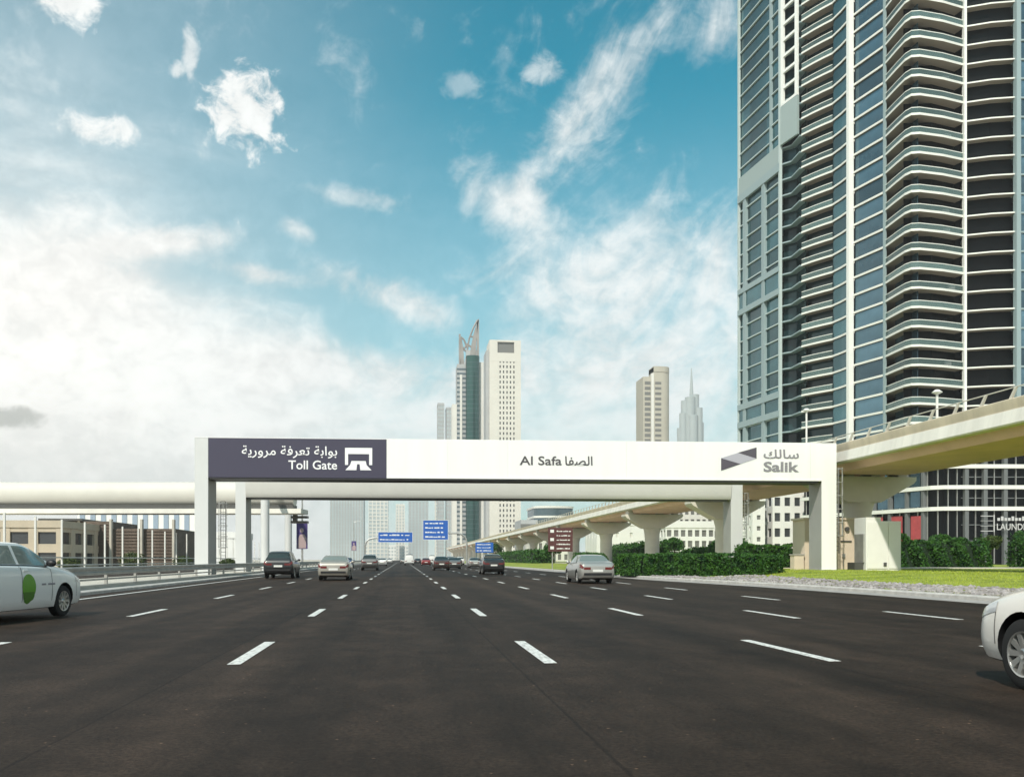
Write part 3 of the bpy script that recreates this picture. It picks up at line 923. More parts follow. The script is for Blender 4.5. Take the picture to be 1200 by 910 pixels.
    p = Vector(A).lerp(Vector(B), .78)
    part('pilaster', 'shaded_frame', lambda b: b.box(p.x - .2, p.x + .5, p.y - .3, p.y + .3, 92.6, ztop))
    for z0, z1, m, pr_ in ((86.6, 88.4, 'shaded_frame', .45), (88.45, 92.6, 'plate', .2), (64.6, 65.8, 'shaded_frame', .45), (59.6, 60.9, 'shaded_frame', .45), (60.95, 64.55, 'glass_teal', .1), (36.8, 38.2, 'shaded_frame', .45), (32.6, 34.0, 'shaded_frame', .45), (34.05, 36.75, 'glass_teal', .1)):
        s_ = [A, B]; part('belt', m, lambda b: b.strip(offset_line(s_, -pr_), offset_line(s_, .2), z0, z1))
    # lattice of square openings
    for k in range(12):
        z = 100.4 + 3.466 * k
        q0, q1 = (82.35, 193.9), (83.6, 188.3)
        part('lattice_cell', 'fin', lambda b: (b.strip([q0, q1], offset_line([q0, q1], .5), z, z + .55), b.strip([q0, (82.55, 193.0)], offset_line([q0, (82.55, 193.0)], .45), z + .56, z + 3.46), b.strip([(83.42, 189.1), q1], offset_line([(83.42, 189.1), q1], .45), z + .56, z + 3.46)))
    part('blank_panel', 'plate', lambda b: b.strip([(82.3, 194.0), (83.62, 188.2)], offset_line([(82.3, 194.0), (83.62, 188.2)], .5), 92.0, 100.3))
    # core
    cl_ = offset_line([A, B, B2, Cc, D, E, F_, G, H_, I, J, K], 5.2)
    part('core', 'glass_black', lambda b: b.prism(cl_ + [(128, 158), (128, 214)], 0, ztop + 2))

    # podium
    P = [(83.4, 186), (92.6, 153.0), (94.2, 151.5), (97.4, 150.9), (104, 150.2), (132, 147.4)]
    for z in (10.1, 13.85, 17.5, 21.0):
        part('podium_band', 'slab', lambda b: b.strip(P, offset_line(P, 8), z - .34, z + .34))
    Q = offset_line(P, .9)
    part('podium_glazing', 'glass_black', lambda b: b.strip(Q, offset_line(Q, .1), .3, 22))
    for i, (s_, ts) in enumerate(((0, (.3, .45, .6, .72, .84, .95)), (3, (.05, .55)), (4, (.02, .22, .42, .62, .82)))):
        for t in ts:
            p = Vector(P[s_]).lerp(Vector(P[s_ + 1]), t)
            part('podium_pier', 'podium_grey', lambda b: b.box(p.x + .1, p.x + .8, p.y + .1, p.y + .8, .3, 21))
    W0 = offset_line(P, .6)
    for s_, nb in ((0, 16), (1, 1), (2, 2), (3, 4), (4, 14)):
        for k in range(nb):
            p = Vector(W0[s_]).lerp(Vector(W0[s_ + 1]), (k + .5) / nb)
            part('mullion', 'steel', lambda b: b.box(p.x, p.x + .10, p.y, p.y + .28, .4, 20.6))
    for s_ in (3, 4):
        for z in (4.4, 7.2, 11.9, 15.6): part('transom', 'podium_grey', lambda b: b.strip(offset_line(W0[s_:s_ + 2], .05), offset_line(W0[s_:s_ + 2], .2), z, z + .14))
    for t0, t1 in ((.42, .58), (.62, .70), (.74, .92)):
        s_ = seg(W0[0], W0[1], t0, t1)
        part('podium_pane', 'glass_blue', lambda b: b.strip(s_, offset_line(s_, .08), 10.6, 13.4))
        part('podium_pane', 'glass_teal', lambda b: b.strip(s_, offset_line(s_, .08), 14.3, 17.0))
    for t0, t1, z0, z1 in ((.40, .66, 5.2, 9.2), (.72, .80, .6, 9.2), (.86, .93, .6, 9.0)):
        s_ = seg(W0[0], W0[1], t0, t1)
        part('shop_panel', 'red_panel', lambda b: b.strip(offset_line(s_, -.12), s_, z0, z1))
    ang = math.atan2(P[5][1] - P[4][1], P[5][0] - P[4][0])
    base = Vector((106.0, 149.9))
    sg = MB(o); 
    for q, (z0, z1) in enumerate(((6.1, 6.22), (7.0, 7.07), (7.9, 7.97), (8.7, 8.82))):
        sg.box(100.1, 102.4, 149.92, 150.05, z0, z1)
    sg.box(102.5, 102.66, 149.9, 150.05, 6.0, 9.0)
    sg.build('sign_frame', 'shop_white', T)
    l = lettering('LAUNDRY', 1.6, 'shop_white', T, (103.0 - o[0], 149.8 - o[1], 6.35), .01, fit=6.3); l.rotation_euler = (0, 0, ang)
    b = MB(o)
    for k in range(9): b.box(103.1 + k * .62, 103.55 + k * .62, 149.75 - k * .06, 149.85 - k * .06, 7.95, 8.45 + .25 * (k % 3 == 1))
    b.build('sign_bars', 'shop_white', T)


big_tower()


# ------------------------------------------------------------------ other buildings
class Pieces:
    """like MB, but every box becomes a part of its own"""
    def __init__(s, o, name, m, parent): s.o, s.n, s.mt, s.p = o, name, m, parent
    def box(s, *a): b = MB(s.o); b.box(*a); b.build(s.n, s.mt, s.p, recalc=False)
    def build(s, *a): pass


def block(name, label, cat, x0, x1, y0, y1, h, nx, ny, nf, wall, glass, pier=.35, span=.4, top=1.2, z0=0, group=None, ground=0.0, pd=.30, split=False):
    """a block with a glazed core and a proud grid of piers and floor bands"""
    cx, cy = (x0 + x1) / 2, (y0 + y1) / 2
    o = (cx, cy, 0); t = thing(name, label, cat, o, group=group)
    c = MB(o); c.box(x0 + pd, x1 - pd, y0 + pd, y1 - pd, z0, h - .2); c.build('glazing', glass, t)
    w = Pieces(o, 'pier', wall, t) if split else MB(o)
    bx_, by_ = (x1 - x0) / nx, (y1 - y0) / ny
    for i in range(nx + 1):
        x = x0 + i * bx_; a_, b_ = max(x0, x - pier * bx_ / 2), min(x1, x + pier * bx_ / 2)
        w.box(a_, b_, y0, y0 + pd + .1, z0, h - top); w.box(a_, b_, y1 - pd - .1, y1, z0, h - top)
    for i in range(ny + 1):
        y = y0 + i * by_; a_, b_ = max(y0 + pd + .11, y - pier * by_ / 2), min(y1 - pd - .11, y + pier * by_ / 2)
        if b_ > a_:
            w.box(x0, x0 + pd + .1, a_, b_, z0, h - top); w.box(x1 - pd - .1, x1, a_, b_, z0, h - top)
    w.build('piers', wall, t)
    fh = (h - top - z0 - ground) / nf
    w = Pieces(o, 'floor_band', wall, t) if split else MB(o); e = .06
    for k in range(nf + 1):
        z = z0 + ground + k * fh; za, zb = z - span * fh / 2, z + span * fh / 2
        w.box(x0 + e, x1 - e, y0 + e, y1 - e, max(z0, za), min(h - top, zb))
    w.build('floor_bands', wall, t)
    r = MB(o); r.box(x0 - .1, x1 + .1, y0 - .1, y1 + .1, h - top, h); r.build('roof', wall, t)
    return t, o


# far towers seen through the gantry and above it
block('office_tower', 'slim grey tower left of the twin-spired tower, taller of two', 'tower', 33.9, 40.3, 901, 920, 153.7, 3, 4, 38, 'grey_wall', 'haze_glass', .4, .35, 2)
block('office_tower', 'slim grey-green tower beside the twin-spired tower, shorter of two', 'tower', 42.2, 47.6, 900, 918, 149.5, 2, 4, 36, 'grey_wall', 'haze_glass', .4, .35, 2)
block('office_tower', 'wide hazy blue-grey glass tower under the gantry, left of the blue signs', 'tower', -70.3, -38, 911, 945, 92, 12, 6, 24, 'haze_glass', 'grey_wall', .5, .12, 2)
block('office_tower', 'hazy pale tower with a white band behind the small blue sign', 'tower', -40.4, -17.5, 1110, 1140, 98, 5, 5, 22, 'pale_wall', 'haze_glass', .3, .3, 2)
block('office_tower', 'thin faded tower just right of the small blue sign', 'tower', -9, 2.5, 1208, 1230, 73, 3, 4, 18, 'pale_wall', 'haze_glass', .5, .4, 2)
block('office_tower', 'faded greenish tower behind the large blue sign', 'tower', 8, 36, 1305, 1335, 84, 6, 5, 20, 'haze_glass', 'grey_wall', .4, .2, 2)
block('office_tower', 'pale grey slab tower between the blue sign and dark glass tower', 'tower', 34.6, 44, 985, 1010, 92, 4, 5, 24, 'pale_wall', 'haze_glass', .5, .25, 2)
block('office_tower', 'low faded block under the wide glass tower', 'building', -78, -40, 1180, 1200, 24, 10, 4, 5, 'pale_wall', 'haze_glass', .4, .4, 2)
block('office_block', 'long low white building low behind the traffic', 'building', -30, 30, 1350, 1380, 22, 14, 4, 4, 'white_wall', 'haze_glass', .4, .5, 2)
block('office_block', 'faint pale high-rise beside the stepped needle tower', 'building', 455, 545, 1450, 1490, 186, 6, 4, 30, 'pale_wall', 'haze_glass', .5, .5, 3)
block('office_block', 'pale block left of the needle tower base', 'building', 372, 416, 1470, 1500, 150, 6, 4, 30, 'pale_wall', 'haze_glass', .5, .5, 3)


def twin_spire_tower():
    o = (50, 706, 0)
    t = thing('twin_spire_tower', 'green glass tower with two curved metal spires at its top', 'tower', o)
    # curved glass front
    c = MB(o); n = 14; pts = []
    for i in range(n + 1):
        q = math.pi * (i / n); pts.append((53.0 - 5.2 * math.cos(q), 702 - 4.2 * math.sin(q)))
    pts += [(58.2, 722), (47.8, 722)]
    c.prism(pts, 0, 156); c.build('glass_drum', 'green_glass', t, smooth=30)
    b = MB(o)
    for k in range(1, 44):
        z = 3.5 * k
        b.prism([(53 - (5.2 + .12) * math.cos(math.pi * i / n), 702 - (4.2 + .12) * math.sin(math.pi * i / n)) for i in range(n + 1)], z, z + .35)
    b.build('floor_lines', 'far_glass', t)
    b = MB(o); b.box(41.2, 47.7, 703, 722, 0, 150); b.build('side_wing', 'grey_wall', t)
    b = MB(o)
    for k in range(42): b.box(41.0, 47.9, 702.8, 703.2, 2 + 3.5 * k, 3.4 + 3.5 * k)
    b.build('wing_windows', 'far_glass', t)
    b = MB(o); b.box(43.3, 45.0, 702.3, 704, 0, 142); b.build('wing_rib', 'pale_wall', t)
    b = MB(o); b.box(37.5, 41.1, 706, 722, 0, 120); b.build('step_wing', 'pale_wall', t)
    b = MB(o); b.box(58.3, 61.5, 703.5, 722, 0, 152); b.build('end_wall', 'pale_wall', t)
    # crown: two curved blades with struts
    def blade(xs, z0, h, w, name):
        m = MB(o); L_ = []; 
        for i in range(9):
            q = i / 8; L_.append((xs[0] + (xs[1] - xs[0]) * q ** 2, z0 + h * q, w * (1 - q) ** .8 + .5))
        for i in range(8):
            (xa, za, wa), (xb, zb, wb) = L_[i], L_[i + 1]
            m.add([(xa - wa, 703, za), (xa, 703, za), (xb, 703, zb), (xb - wb, 703, zb), (xa - wa, 706, za), (xa, 706, za), (xb, 706, zb), (xb - wb, 706, zb)],
                  [(0, 1, 2, 3), (7, 6, 5, 4), (0, 4, 5, 1), (1, 5, 6, 2), (2, 6, 7, 3), (3, 7, 4, 0)])
        m.build(name, 'crown_metal', t)
    blade((55.5, 58.0), 156, 29, 4.2, 'crown_blade'); blade((46.5, 44.6), 150, 20, 2.6, 'crown_blade')
    m = MB(o); m.box(56.3, 58.0, 703, 706, 152, 184); m.build('spire', 'crown_metal', t)
    m = MB(o)
    for (xa, za, xb, zb) in ((48.5, 158, 50.5, 170), (50.5, 170, 53.5, 178), (53.5, 178, 57, 184.5), (43.5, 150, 44.2, 171), (44.2, 171, 46.5, 169), (46.5, 169, 49.0, 163), (44, 158, 49, 166), (49, 166, 56.5, 160), (51, 172, 57, 170), (44, 165, 48, 160)):
        m.tube([(xa, 704.5, za), (xb, 704.5, zb)], .75, 6)
    m.build('crown_struts', 'crown_metal', t)
    m = MB(o); m.box(42.6, 43.9, 703, 706, 150, 173); m.build('spire', 'crown_metal', t)
    m = MB(o); m.box(48, 56.2, 703.5, 706, 156, 161); m.build('crown_wall', 'grey_wall', t)


twin_spire_tower()


def white_tower():
    x0, x1, y0, y1, h = 61.9, 81.3, 634, 656, 152
    o = (70, 645, 0); t = thing('white_tower', 'white grid-fronted high-rise with a grey recess at its top', 'tower', o)
    c = MB(o); c.box(x0 - 2, x1 - .4, y0 + .5, y1, 0, 138); c.build('glazing', 'window_dark', t)
    w = MB(o)
    w.box(x0 - 2.4, x0 + 3.8, y0, y1, 0, 138.01); w.box(x1 - 3.6, x1, y0, y1, 0, 138.01)
    n = 5; a0, a1 = x0 + 3.8, x1 - 3.6
    for i in range(n + 1):
        x = a0 + (a1 - a0) * i / n; w.box(x - .75, x + .75, y0 + .05, y0 + .8, 0, 138.02)
    w.build('piers', 'tower_white', t)
    w = MB(o)
    for k in range(38):
        z = 4 + 3.55 * k; w.box(a0 - .1, a1 + .1, y0 + .10, y0 + .8, z, z + 1.65)
        w.box(x0 - 2.5, x0 - 2.3, y0 + 1, y1 - 1, z, z + 1.2)
    w.build('floor_bands', 'tower_white', t)
    w = MB(o); w.box(x0 - 2.4, x1, y0 + .02, y1, 138.05, 144.0); w.box(x0 - 2.4, x0 + 3.2, y0, y1, 144, 151.5); w.box(x1 - 4.6, x1, y0, y1, 144, 151.5); w.box(x0 - 2.4, x1, y0, y1, 151.5, h + .8)
    w.build('crown', 'tower_white', t)
    w = MB(o); w.box(x0 + 3.2, x1 - 4.6, y0 + 1.2, y1 - .5, 144, 151.5); w.build('recess', 'window_mid', t)
    w = MB(o); w.box(x0 - 4.5, x0 - 2.5, y0 + 3, y1, 0, 146); w.build('side_wall', 'grey_wall', t)
    # narrow strip windows on the return
    return t


white_tower()


def round_tower():
    o = (161, 592, 0); ro = (157.6, 592, 0); t = thing('beige_tower', 'lone beige high-rise with a rounded end above the gantry', 'tower', o)
    pts = [(158.5 , 584)] ; n = 12
    for i in range(n + 1):
        q = -math.pi / 2 + math.pi * i / n; pts.append((164.5 + 5.8 * math.cos(q), 590 + 6 * math.sin(q)))
    pts += [(158.5, 596)]
    c = MB(ro); c.prism(pts, 0, 126); c.build('rounded_wing', 'beige_tower', t, smooth=30)
    c = MB(ro); c.box(152, 158.4, 585.5, 604, 0, 120); c.build('flat_wing', 'beige_tower', t)
    w = MB(ro); g = MB(ro)
    for k in range(33):
        z = 6 + 3.4 * k
        g.box(153, 156.9, 585.38, 585.6, z, z + 2.1); w.box(159.5, 163.6, 583.9, 584.1, z, z + 1.7)
    g.build('window_column', 'window_mid', t); w.build('window_column', 'window_mid', t)
    c = MB(ro); c.box(157, 158.6, 583.6, 586, 0, 122); c.build('corner_pier', 'pale_wall', t)
    c = MB(ro); c.prism([(p[0] * 1.0, p[1] - .3 if p[1] < 590 else p[1]) for p in pts], 123, 126.6); c.build('parapet', 'beige_tower', t, smooth=30)


round_tower()


def needle_tower():
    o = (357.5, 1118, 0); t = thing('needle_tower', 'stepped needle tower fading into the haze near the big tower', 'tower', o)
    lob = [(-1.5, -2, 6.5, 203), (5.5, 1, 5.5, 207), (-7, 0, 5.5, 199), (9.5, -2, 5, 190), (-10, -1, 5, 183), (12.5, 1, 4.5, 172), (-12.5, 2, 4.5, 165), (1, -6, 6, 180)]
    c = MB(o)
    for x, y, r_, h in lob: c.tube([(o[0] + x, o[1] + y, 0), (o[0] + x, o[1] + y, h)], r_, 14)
    c.build('shaft', 'needle_haze_glass', t, smooth=40)
    c = MB(o); c.tube([(o[0] + 1, o[1], 204), (o[0] + 1, o[1], 222), (o[0] + 1, o[1], 240)], [2.8, 1.7, .5], 10); c.build('spire', 'needle_haze_glass', t)


needle_tower()

# buildings behind the viaduct on the right
block('apartment_block', 'white apartment block with dark windows between gantry columns', 'building', 79.5, 88.5, 191.5, 206, 19.5, 4, 4, 5, 'white_wall', 'window_dark', .42, .45, .8, ground=2, split=True)
block('apartment_block', 'narrow white stair tower with small square windows by the apartment block', 'building', 74.4, 77.2, 190, 200, 14.5, 1, 3, 5, 'white_wall', 'window_mid', .7, .6, .8, ground=2, split=True)
block('apartment_block', 'grey glazed link next to the narrow white stair tower', 'building', 77.3, 79.4, 194, 205, 16, 1, 3, 5, 'grey_wall', 'glass_teal', .2, .2, .8, split=True)
block('office_block', 'low white block with a grid of windows under the viaduct', 'building', 62, 74, 213, 226, 10.3, 7, 5, 3, 'white_wall', 'window_mid', .35, .4, 1.6, ground=1, split=True)
block('office_block', 'long plain white block seen between viaduct piers', 'building', 54, 78, 254, 270, 13.2, 6, 4, 2, 'white_wall', 'pale_wall', .8, .75, 2.5)
block('office_block', 'grey mid-rise behind the grid-windowed block', 'building', 80, 94, 262, 280, 22, 8, 6, 6, 'pale_wall', 'window_mid', .4, .4, 1.6)
block('office_block', 'pale low building under the viaduct near brown sign', 'building', 46, 60, 330, 345, 9.5, 6, 4, 2, 'pale_wall', 'window_mid', .5, .5, 1.4)


def curved_building():
    o = (56, 350, 0); t = thing('curved_building', 'curved glass-topped building peeking over the viaduct', 'building', o)
    pts = []
    for i in range(13):
        q = math.pi * i / 12; pts.append((57.5 - 7.6 * math.cos(q), 350 - 4 * math.sin(q)))
    pts += [(65.1, 368), (49.9, 368)]
    c = MB(o); c.prism(pts, 0, 20.6); c.build('glazing', 'far_glass', t, smooth=30)
    c = MB(o)
    for z in (13.5, 17.0, 20.7): c.prism([(57.5 + (p[0] - 57.5) * 1.03, 350 + (p[1] - 350) * 1.05) for p in pts], z, z + .8)
    c.build('floor_bands', 'pale_wall', t)
    c = MB(o); c.box(44.5, 51, 347, 366, 0, 16.2); c.build('side_block', 'grey_wall', t)
    c = MB(o); c.box(44.4, 51, 346.8, 347.1, 12.4, 14.6); c.build('window_band', 'window_mid', t)


curved_building()

# buildings on the left
block('beige_building', 'beige low building with dark windows at the left edge', 'building', -66, -42.8, 122, 140, 6.1, 7, 4, 2, 'beige_wall', 'window_dark', .34, .42, .9, split=True)


def slatted_building():
    o = (-46, 140, 0); t = thing('brown_building', 'low brown building clad in horizontal slats', 'building', o)
    c = MB(o)
    c.box(-50.5, -41.2, 136.8, 150, 0, 6.6); c.box(-41.2, -32.5, 137.4, 150, 0, 5.6)
    c.build('wall', 'brown_wall', t)
    sl = MB().box(-4.55, 4.55, -.10, .0, 0, .30).mesh('slat', 'brown_wall')
    for k in range(14): link('slat', sl, t, (-45.9 - o[0], 136.79 - o[1], .25 + .45 * k))
    sl = MB().box(-4.25, 4.25, -.10, .0, 0, .30).mesh('slat', 'brown_wall')
    for k in range(12): link('slat', sl, t, (-36.9 - o[0], 137.39 - o[1], .25 + .45 * k))
    c = MB(o)
    for x in (-50.5, -45.5, -41.2, -37.0, -32.6): c.box(x - .15, x + .15, 136.5, 137.3, 0, 6.9)
    c.build('frame_posts', 'paving', t)
    c = MB(o); c.box(-50.8, -45, 136.2, 150.2, 6.65, 6.95); c.build('roof', 'steel_dark', t)


slatted_building()
block('white_building', 'plain white low building right of the brown slatted one', 'building', -42.4, -30, 176, 190, 6.3, 5, 3, 1, 'white_wall', 'pale_wall', .9, .8, 1.2)


def striped_building():
    o = (-85, 318, 0); t = thing('striped_building', 'distant building with vertical blue and white stripes', 'building', o)
    c = MB(o); c.box(-104, -67.5, 311, 330, 0, 16.6); c.build('wall', 'white_wall', t)
    for k in range(11):
        x = -103.2 + 3.25 * k
        c = MB(o); c.box(x, x + 1.5, 310.75, 311.2, 0, 16.2); c.build('stripe', 'blue_panel', t)


striped_building()


# ------------------------------------------------------------------ kiosk and cabinet under the gantry
def kiosk():
    o = (30.5, 63, .4); t = thing('utility_kiosk', 'peach coloured concrete utility kiosk behind the gantry column', 'kiosk', (30.5, 63, 0))
    oo = (30.5, 63, 0)
    m = MB(oo); m.box(28.1, 32.9, 62.0, 64.0, .3, 4.0); m.build('wall', 'kiosk', t)
    m = MB(oo); m.box(27.98, 33.02, 61.9, 64.1, 4.0, 4.14); m.build('roof', 'kiosk', t)
    m = MB(oo); m.box(30.75, 31.55, 61.93, 62.0, 2.45, 2.53); m.build('vent', 'steel_dark', t)
    m = MB(oo); m.tube([(31.2, 61.85, 3.35), (31.2, 62.0, 3.35)], .16, 12); m.build('wall_lamp', 'steel_dark', t)
    m = MB(oo); m.box(30.85, 31.05, 61.88, 62.0, 1.35, 1.6); m.box(30.93, 30.97, 61.93, 62.0, .45, 1.35); m.build('meter_box', 'steel', t)
    m = MB(oo); m.box(29.9, 29.93, 61.98, 62.0, .4, 3.9); m.box(32.3, 32.33, 61.98, 62.0, .4, 3.9); m.build('panel_joints', 'gutter', t)
    oo = (27.3, 62, 0)
    t = thing('meter_cabinet', 'small pale cabinet beside the peach kiosk', 'cabinet', (27.6, 62, 0))
    m = MB((27.6, 62, 0)); m.box(27.25, 27.95, 61.8, 62.5, .25, 1.5); m.build('body', 'kiosk', t)
    m = MB((27.6, 62, 0)); m.box(27.2, 28.0, 61.75, 62.55, 1.5, 1.58); m.build('lid', 'concrete', t)


kiosk()


def white_cabinet():
    oo = (31.8, 58.5, 0); t = thing('equipment_cabinet', 'tall white equipment cabinet standing on the lawn by the kiosk', 'cabinet', oo)
    m = MB(oo); m.box(30.55, 33.0, 58.0, 59.6, .42, 3.75); m.build('body', 'cabinet_white', t)
    m = MB(oo); m.box(30.55, 31.6, 58.02, 59.58, 3.75, 4.0); m.build('raised_top', 'cabinet_white', t)
    m = MB(oo); m.box(30.62, 32.05, 57.95, 58.0, .6, 3.65); m.build('door', 'cabinet_white', t)
    m = MB(oo); m.box(32.12, 32.93, 57.95, 58.0, .6, 3.65); m.build('door', 'cabinet_white', t)
    m = MB(oo); m.box(31.75, 31.95, 57.90, 57.95, .75, 1.0); m.build('lock', 'steel_dark', t)
    m = MB(oo); m.box(30.45, 30.55, 58.2, 59.4, 1.0, 2.9); m.build('side_vent', 'steel', t)
    m = MB(oo); m.box(29.9, 30.5, 58.3, 59.3, .42, 1.0); m.build('junction_box', 'steel_dark', t)
    m = MB(oo); m.box(30.4, 33.1, 57.85, 59.75, .3, .44); m.build('plinth', 'concrete', t)


white_cabinet()


# ------------------------------------------------------------------ hedges, shrubs, trees
def hedge(name, label, path, w, h, z, n, leaf='leaf', size=.085, group=None, cat='hedge', bumpy=.12):
    """clipped hedge along a path of (x,y)"""
    P = [Vector(p) for p in path]; Ls = [0]
    for a_, b_ in zip(P, P[1:]): Ls.append(Ls[-1] + (b_ - a_).length)
    t = thing(name, label, cat, (P[0].x, P[0].y, z), group=group)
    def at(s):
        i = max(k for k in range(len(P) - 1) if Ls[k] <= s + 1e-9); q = (s - Ls[i]) / (Ls[i + 1] - Ls[i]); d = (P[i + 1] - P[i]).normalized()
        return P[i].lerp(P[i + 1], q), Vector((-d.y, d.x))
    pts = np.zeros((n, 3)); L_ = Ls[-1]
    for k in range(n):
        s = random.uniform(0, L_); c, nn = at(s); r_ = random.random()
        edge = min(1, min(s, L_ - s) / .7); ww = w * (.55 + .45 * math.sqrt(max(0, 1 - (1 - edge) ** 2))); hh = h * (.82 + .18 * edge) * (1 + bumpy * .5 * math.sin(s * 2.3) * math.sin(s * .9 + 1))
        if r_ < .36: uu = random.uniform(-1, 1); vv = 1 - .06 * uu * uu * uu * uu + random.gauss(0, .02)
        elif r_ < .68: uu = -1 + random.gauss(0, .03); vv = random.random()
        elif r_ < .84: uu = 1 + random.gauss(0, .03); vv = random.random()
        else:
            uu = random.uniform(-1, 1); vv = random.uniform(.02, 1); s = random.choice((random.uniform(0, .5), L_ - random.uniform(0, .5))); c, nn = at(s)
        if abs(uu) > .75 and vv > .85: uu *= .93
        uu *= 1 + bumpy * .4 * math.sin(s * 3.1 + vv * 4)
        p = c + nn * (uu * ww / 2)
        pts[k] = (p.x, p.y, z + vv * hh)
    leaves('foliage', pts, size, leaf, t, origin=(P[0].x, P[0].y, z))
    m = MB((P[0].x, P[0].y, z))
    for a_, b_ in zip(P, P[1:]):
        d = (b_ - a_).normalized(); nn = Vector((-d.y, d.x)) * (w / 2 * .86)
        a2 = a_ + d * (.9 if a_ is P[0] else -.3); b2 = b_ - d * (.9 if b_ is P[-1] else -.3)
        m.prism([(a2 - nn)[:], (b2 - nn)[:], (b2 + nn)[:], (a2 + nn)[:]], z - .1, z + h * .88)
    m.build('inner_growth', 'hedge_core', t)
    return t


hedge('hedge', 'long clipped green hedge beside the road in front of the viaduct piers', [(15.6, 62.4), (15.95, 60.6), (16.6, 58.8), (17.6, 57.0), (18.8, 55.1), (20.2, 53.3), (21.6, 51.6)], 2.6, 1.34, .16, 22000, size=.075)
hedge('hedge', 'dark hedge behind the gantry between the two right columns', [(27.6, 74), (33.2, 73.4)], 2.2, 1.95, .4, 7000, size=.11)
hedge('hedge', 'large dark shrub mass behind the white cabinet', [(44.6, 80.5), (48, 80.2), (53.3, 79.4)], 3.4, 2.45, .45, 11000, size=.13, bumpy=.5, cat='shrub')
hedge('hedge', 'dark shrub mass at the right edge before the shops', [(56.4, 79.2), (60, 78.8), (66, 78)], 3.6, 2.65, .45, 11000, size=.13, bumpy=.5, cat='shrub')
hedge('hedge', 'low green hedge far along the verge behind the brown sign', [(22, 112), (27.5, 128)], 2.5, 1.4, .4, 6000, size=.12, bumpy=.4)
hedge('hedge', 'dark tall hedge under the viaduct past the second pier', [(38.5, 108), (42, 132)], 3.0, 1.9, .4, 8000, size=.15, bumpy=.6)
hedge('hedge', 'dark tall hedge farther down the viaduct', [(40, 140), (44, 190)], 3.5, 3.0, .4, 9000, size=.2, bumpy=.6)
hedge('hedge', 'far dark planting at the end of the viaduct', [(26, 170), (27.5, 260)], 3.5, 2.2, .4, 8000, size=.22, bumpy=.6)


def tree(label, x, y, z, h, r_, n=2200, leaf='leaf', size=.2):
    t = thing('tree', label, 'tree', (x, y, z), group='trees along the viaduct')
    m = MB(); m.tube([(0, 0, -.2), (.05, 0, h * .35), (.1, .05, h * .6)], [h * .035, h * .026, h * .012], 8)
    T_ = m.build('trunk', 'bark', t)
    m = MB()
    cents = []
    for k in range(7):
        a_ = k * 0.9 + random.random(); e = (math.cos(a_) * r_ * .55, math.sin(a_) * r_ * .55, h * (.6 + .25 * random.random()))
        m.tube([(.05, 0, h * .36), (e[0] * .5, e[1] * .5, (h * .36 + e[2]) / 2 + .1), e], [h * .016, h * .011, h * .004], 5); cents.append(e)
    m.build('limbs', 'bark', T_)
    cents.append((0, 0, h * .85))
    q = []
    for k in range(n):
        c = random.choice(cents); g = np.random.default_rng(k).normal(size=3); g /= np.linalg.norm(g)
        q.append(np.array(c) + g * r_ * .5 * (random.random() ** .45) * np.array([1, 1, .75]))
    leaves('crown', np.array(q), size, leaf, t)


tree('small tree standing in front of the shops', 54.6, 80.5, .45, 3.1, 1.1, 1500, 'leaf_dry', .15)
for i, (x, y, h, r_) in enumerate(((41, 116, 3.6, 1.5), (45, 150, 4.5, 2.0), (24.5, 150, 3.4, 1.5), (48, 96, 2.6, 1.3), (58, 150, 3.5, 1.6), (66, 175, 5, 2.2), (30, 300, 6, 3))):
    tree(['bushy tree under the viaduct by the second pier', 'taller tree behind the third viaduct pier', 'small tree on the verge past the brown sign', 'low tree in front of the grid-windowed white block', 'rounded tree before the long white block',
          'dark tree near the narrow white stair tower', 'distant tree at the far end of the viaduct'][i], x, y, .35, h, r_, 2000, 'leaf', .2)


# ------------------------------------------------------------------ signs
def panel_text(parent, o, x0, x1, z0, z1, y, rows, m='sign_white', seed=1):
    """rows of short white strokes, as unreadable as in the photograph"""
    rr = random.Random(seed); b = MB(o); rh = (z1 - z0) / rows
    for k in range(rows):
        x = x0
        while x < x1 - .15:
            w = rr.uniform(.05, .16) * (x1 - x0)
            if x + w > x1: break
            b.box(x, x + w, y - .02, y, z0 + k * rh + rh * .34, z0 + k * rh + rh * (.50 + .14 * rr.random())); x += w + (x1 - x0) * rr.choice((.012, .02, .06))
    b.build('legend', m, parent)


def cantilever_sign(label, mast_x, y, x0, x1, z0, z1, arm_z, rows, seed):
    o = (mast_x, y, 0); t = thing('road_sign', label, 'road sign', o, group='blue overhead road signs')
    s_ = 1 if x0 > mast_x else -1
    m = MB(o); pts = [(mast_x, y, 0), (mast_x, y, arm_z - 2.0)] + [(mast_x + s_ * 2.2 * (1 - math.cos(q)), y, arm_z - 2.0 + 2.0 * math.sin(q)) for q in (.35, .7, 1.05, 1.57)] + [((x1 if s_ > 0 else x0), y, arm_z)]
    m.tube(pts, .22, 10); m.build('mast', 'steel', t)
    m = MB(o); m.box(x0, x1, y - .35, y - .22, z0, z1); p = m.build('panel', 'sign_blue', t)
    m = MB(o); e = .08; yy = y - .375
    for a_ in ((x0, x1, z0, z0 + e), (x0, x1, z1 - e, z1), (x0, x0 + e, z0 + e, z1 - e), (x1 - e, x1, z0 + e, z1 - e)): m.box(a_[0], a_[1], yy, yy + .02, a_[2], a_[3])
    m.build('border', 'sign_white', p)
    panel_text(p, o, x0 + .5, x1 - .5, z0 + .2, z1 - .2, y - .352, rows, seed=seed)


cantilever_sign('wide blue overhead road sign on a curved mast at the median', -9.4, 234.5, -6.2, 2.5, 5.45, 8.1, 6.6, 2, 1)
cantilever_sign('taller blue overhead road sign hung from the right-hand mast', 13.8, 200.2, 4.3, 9.8, 5.4, 9.7, 6.9, 4, 2)
o = (12.6, 150, 0)
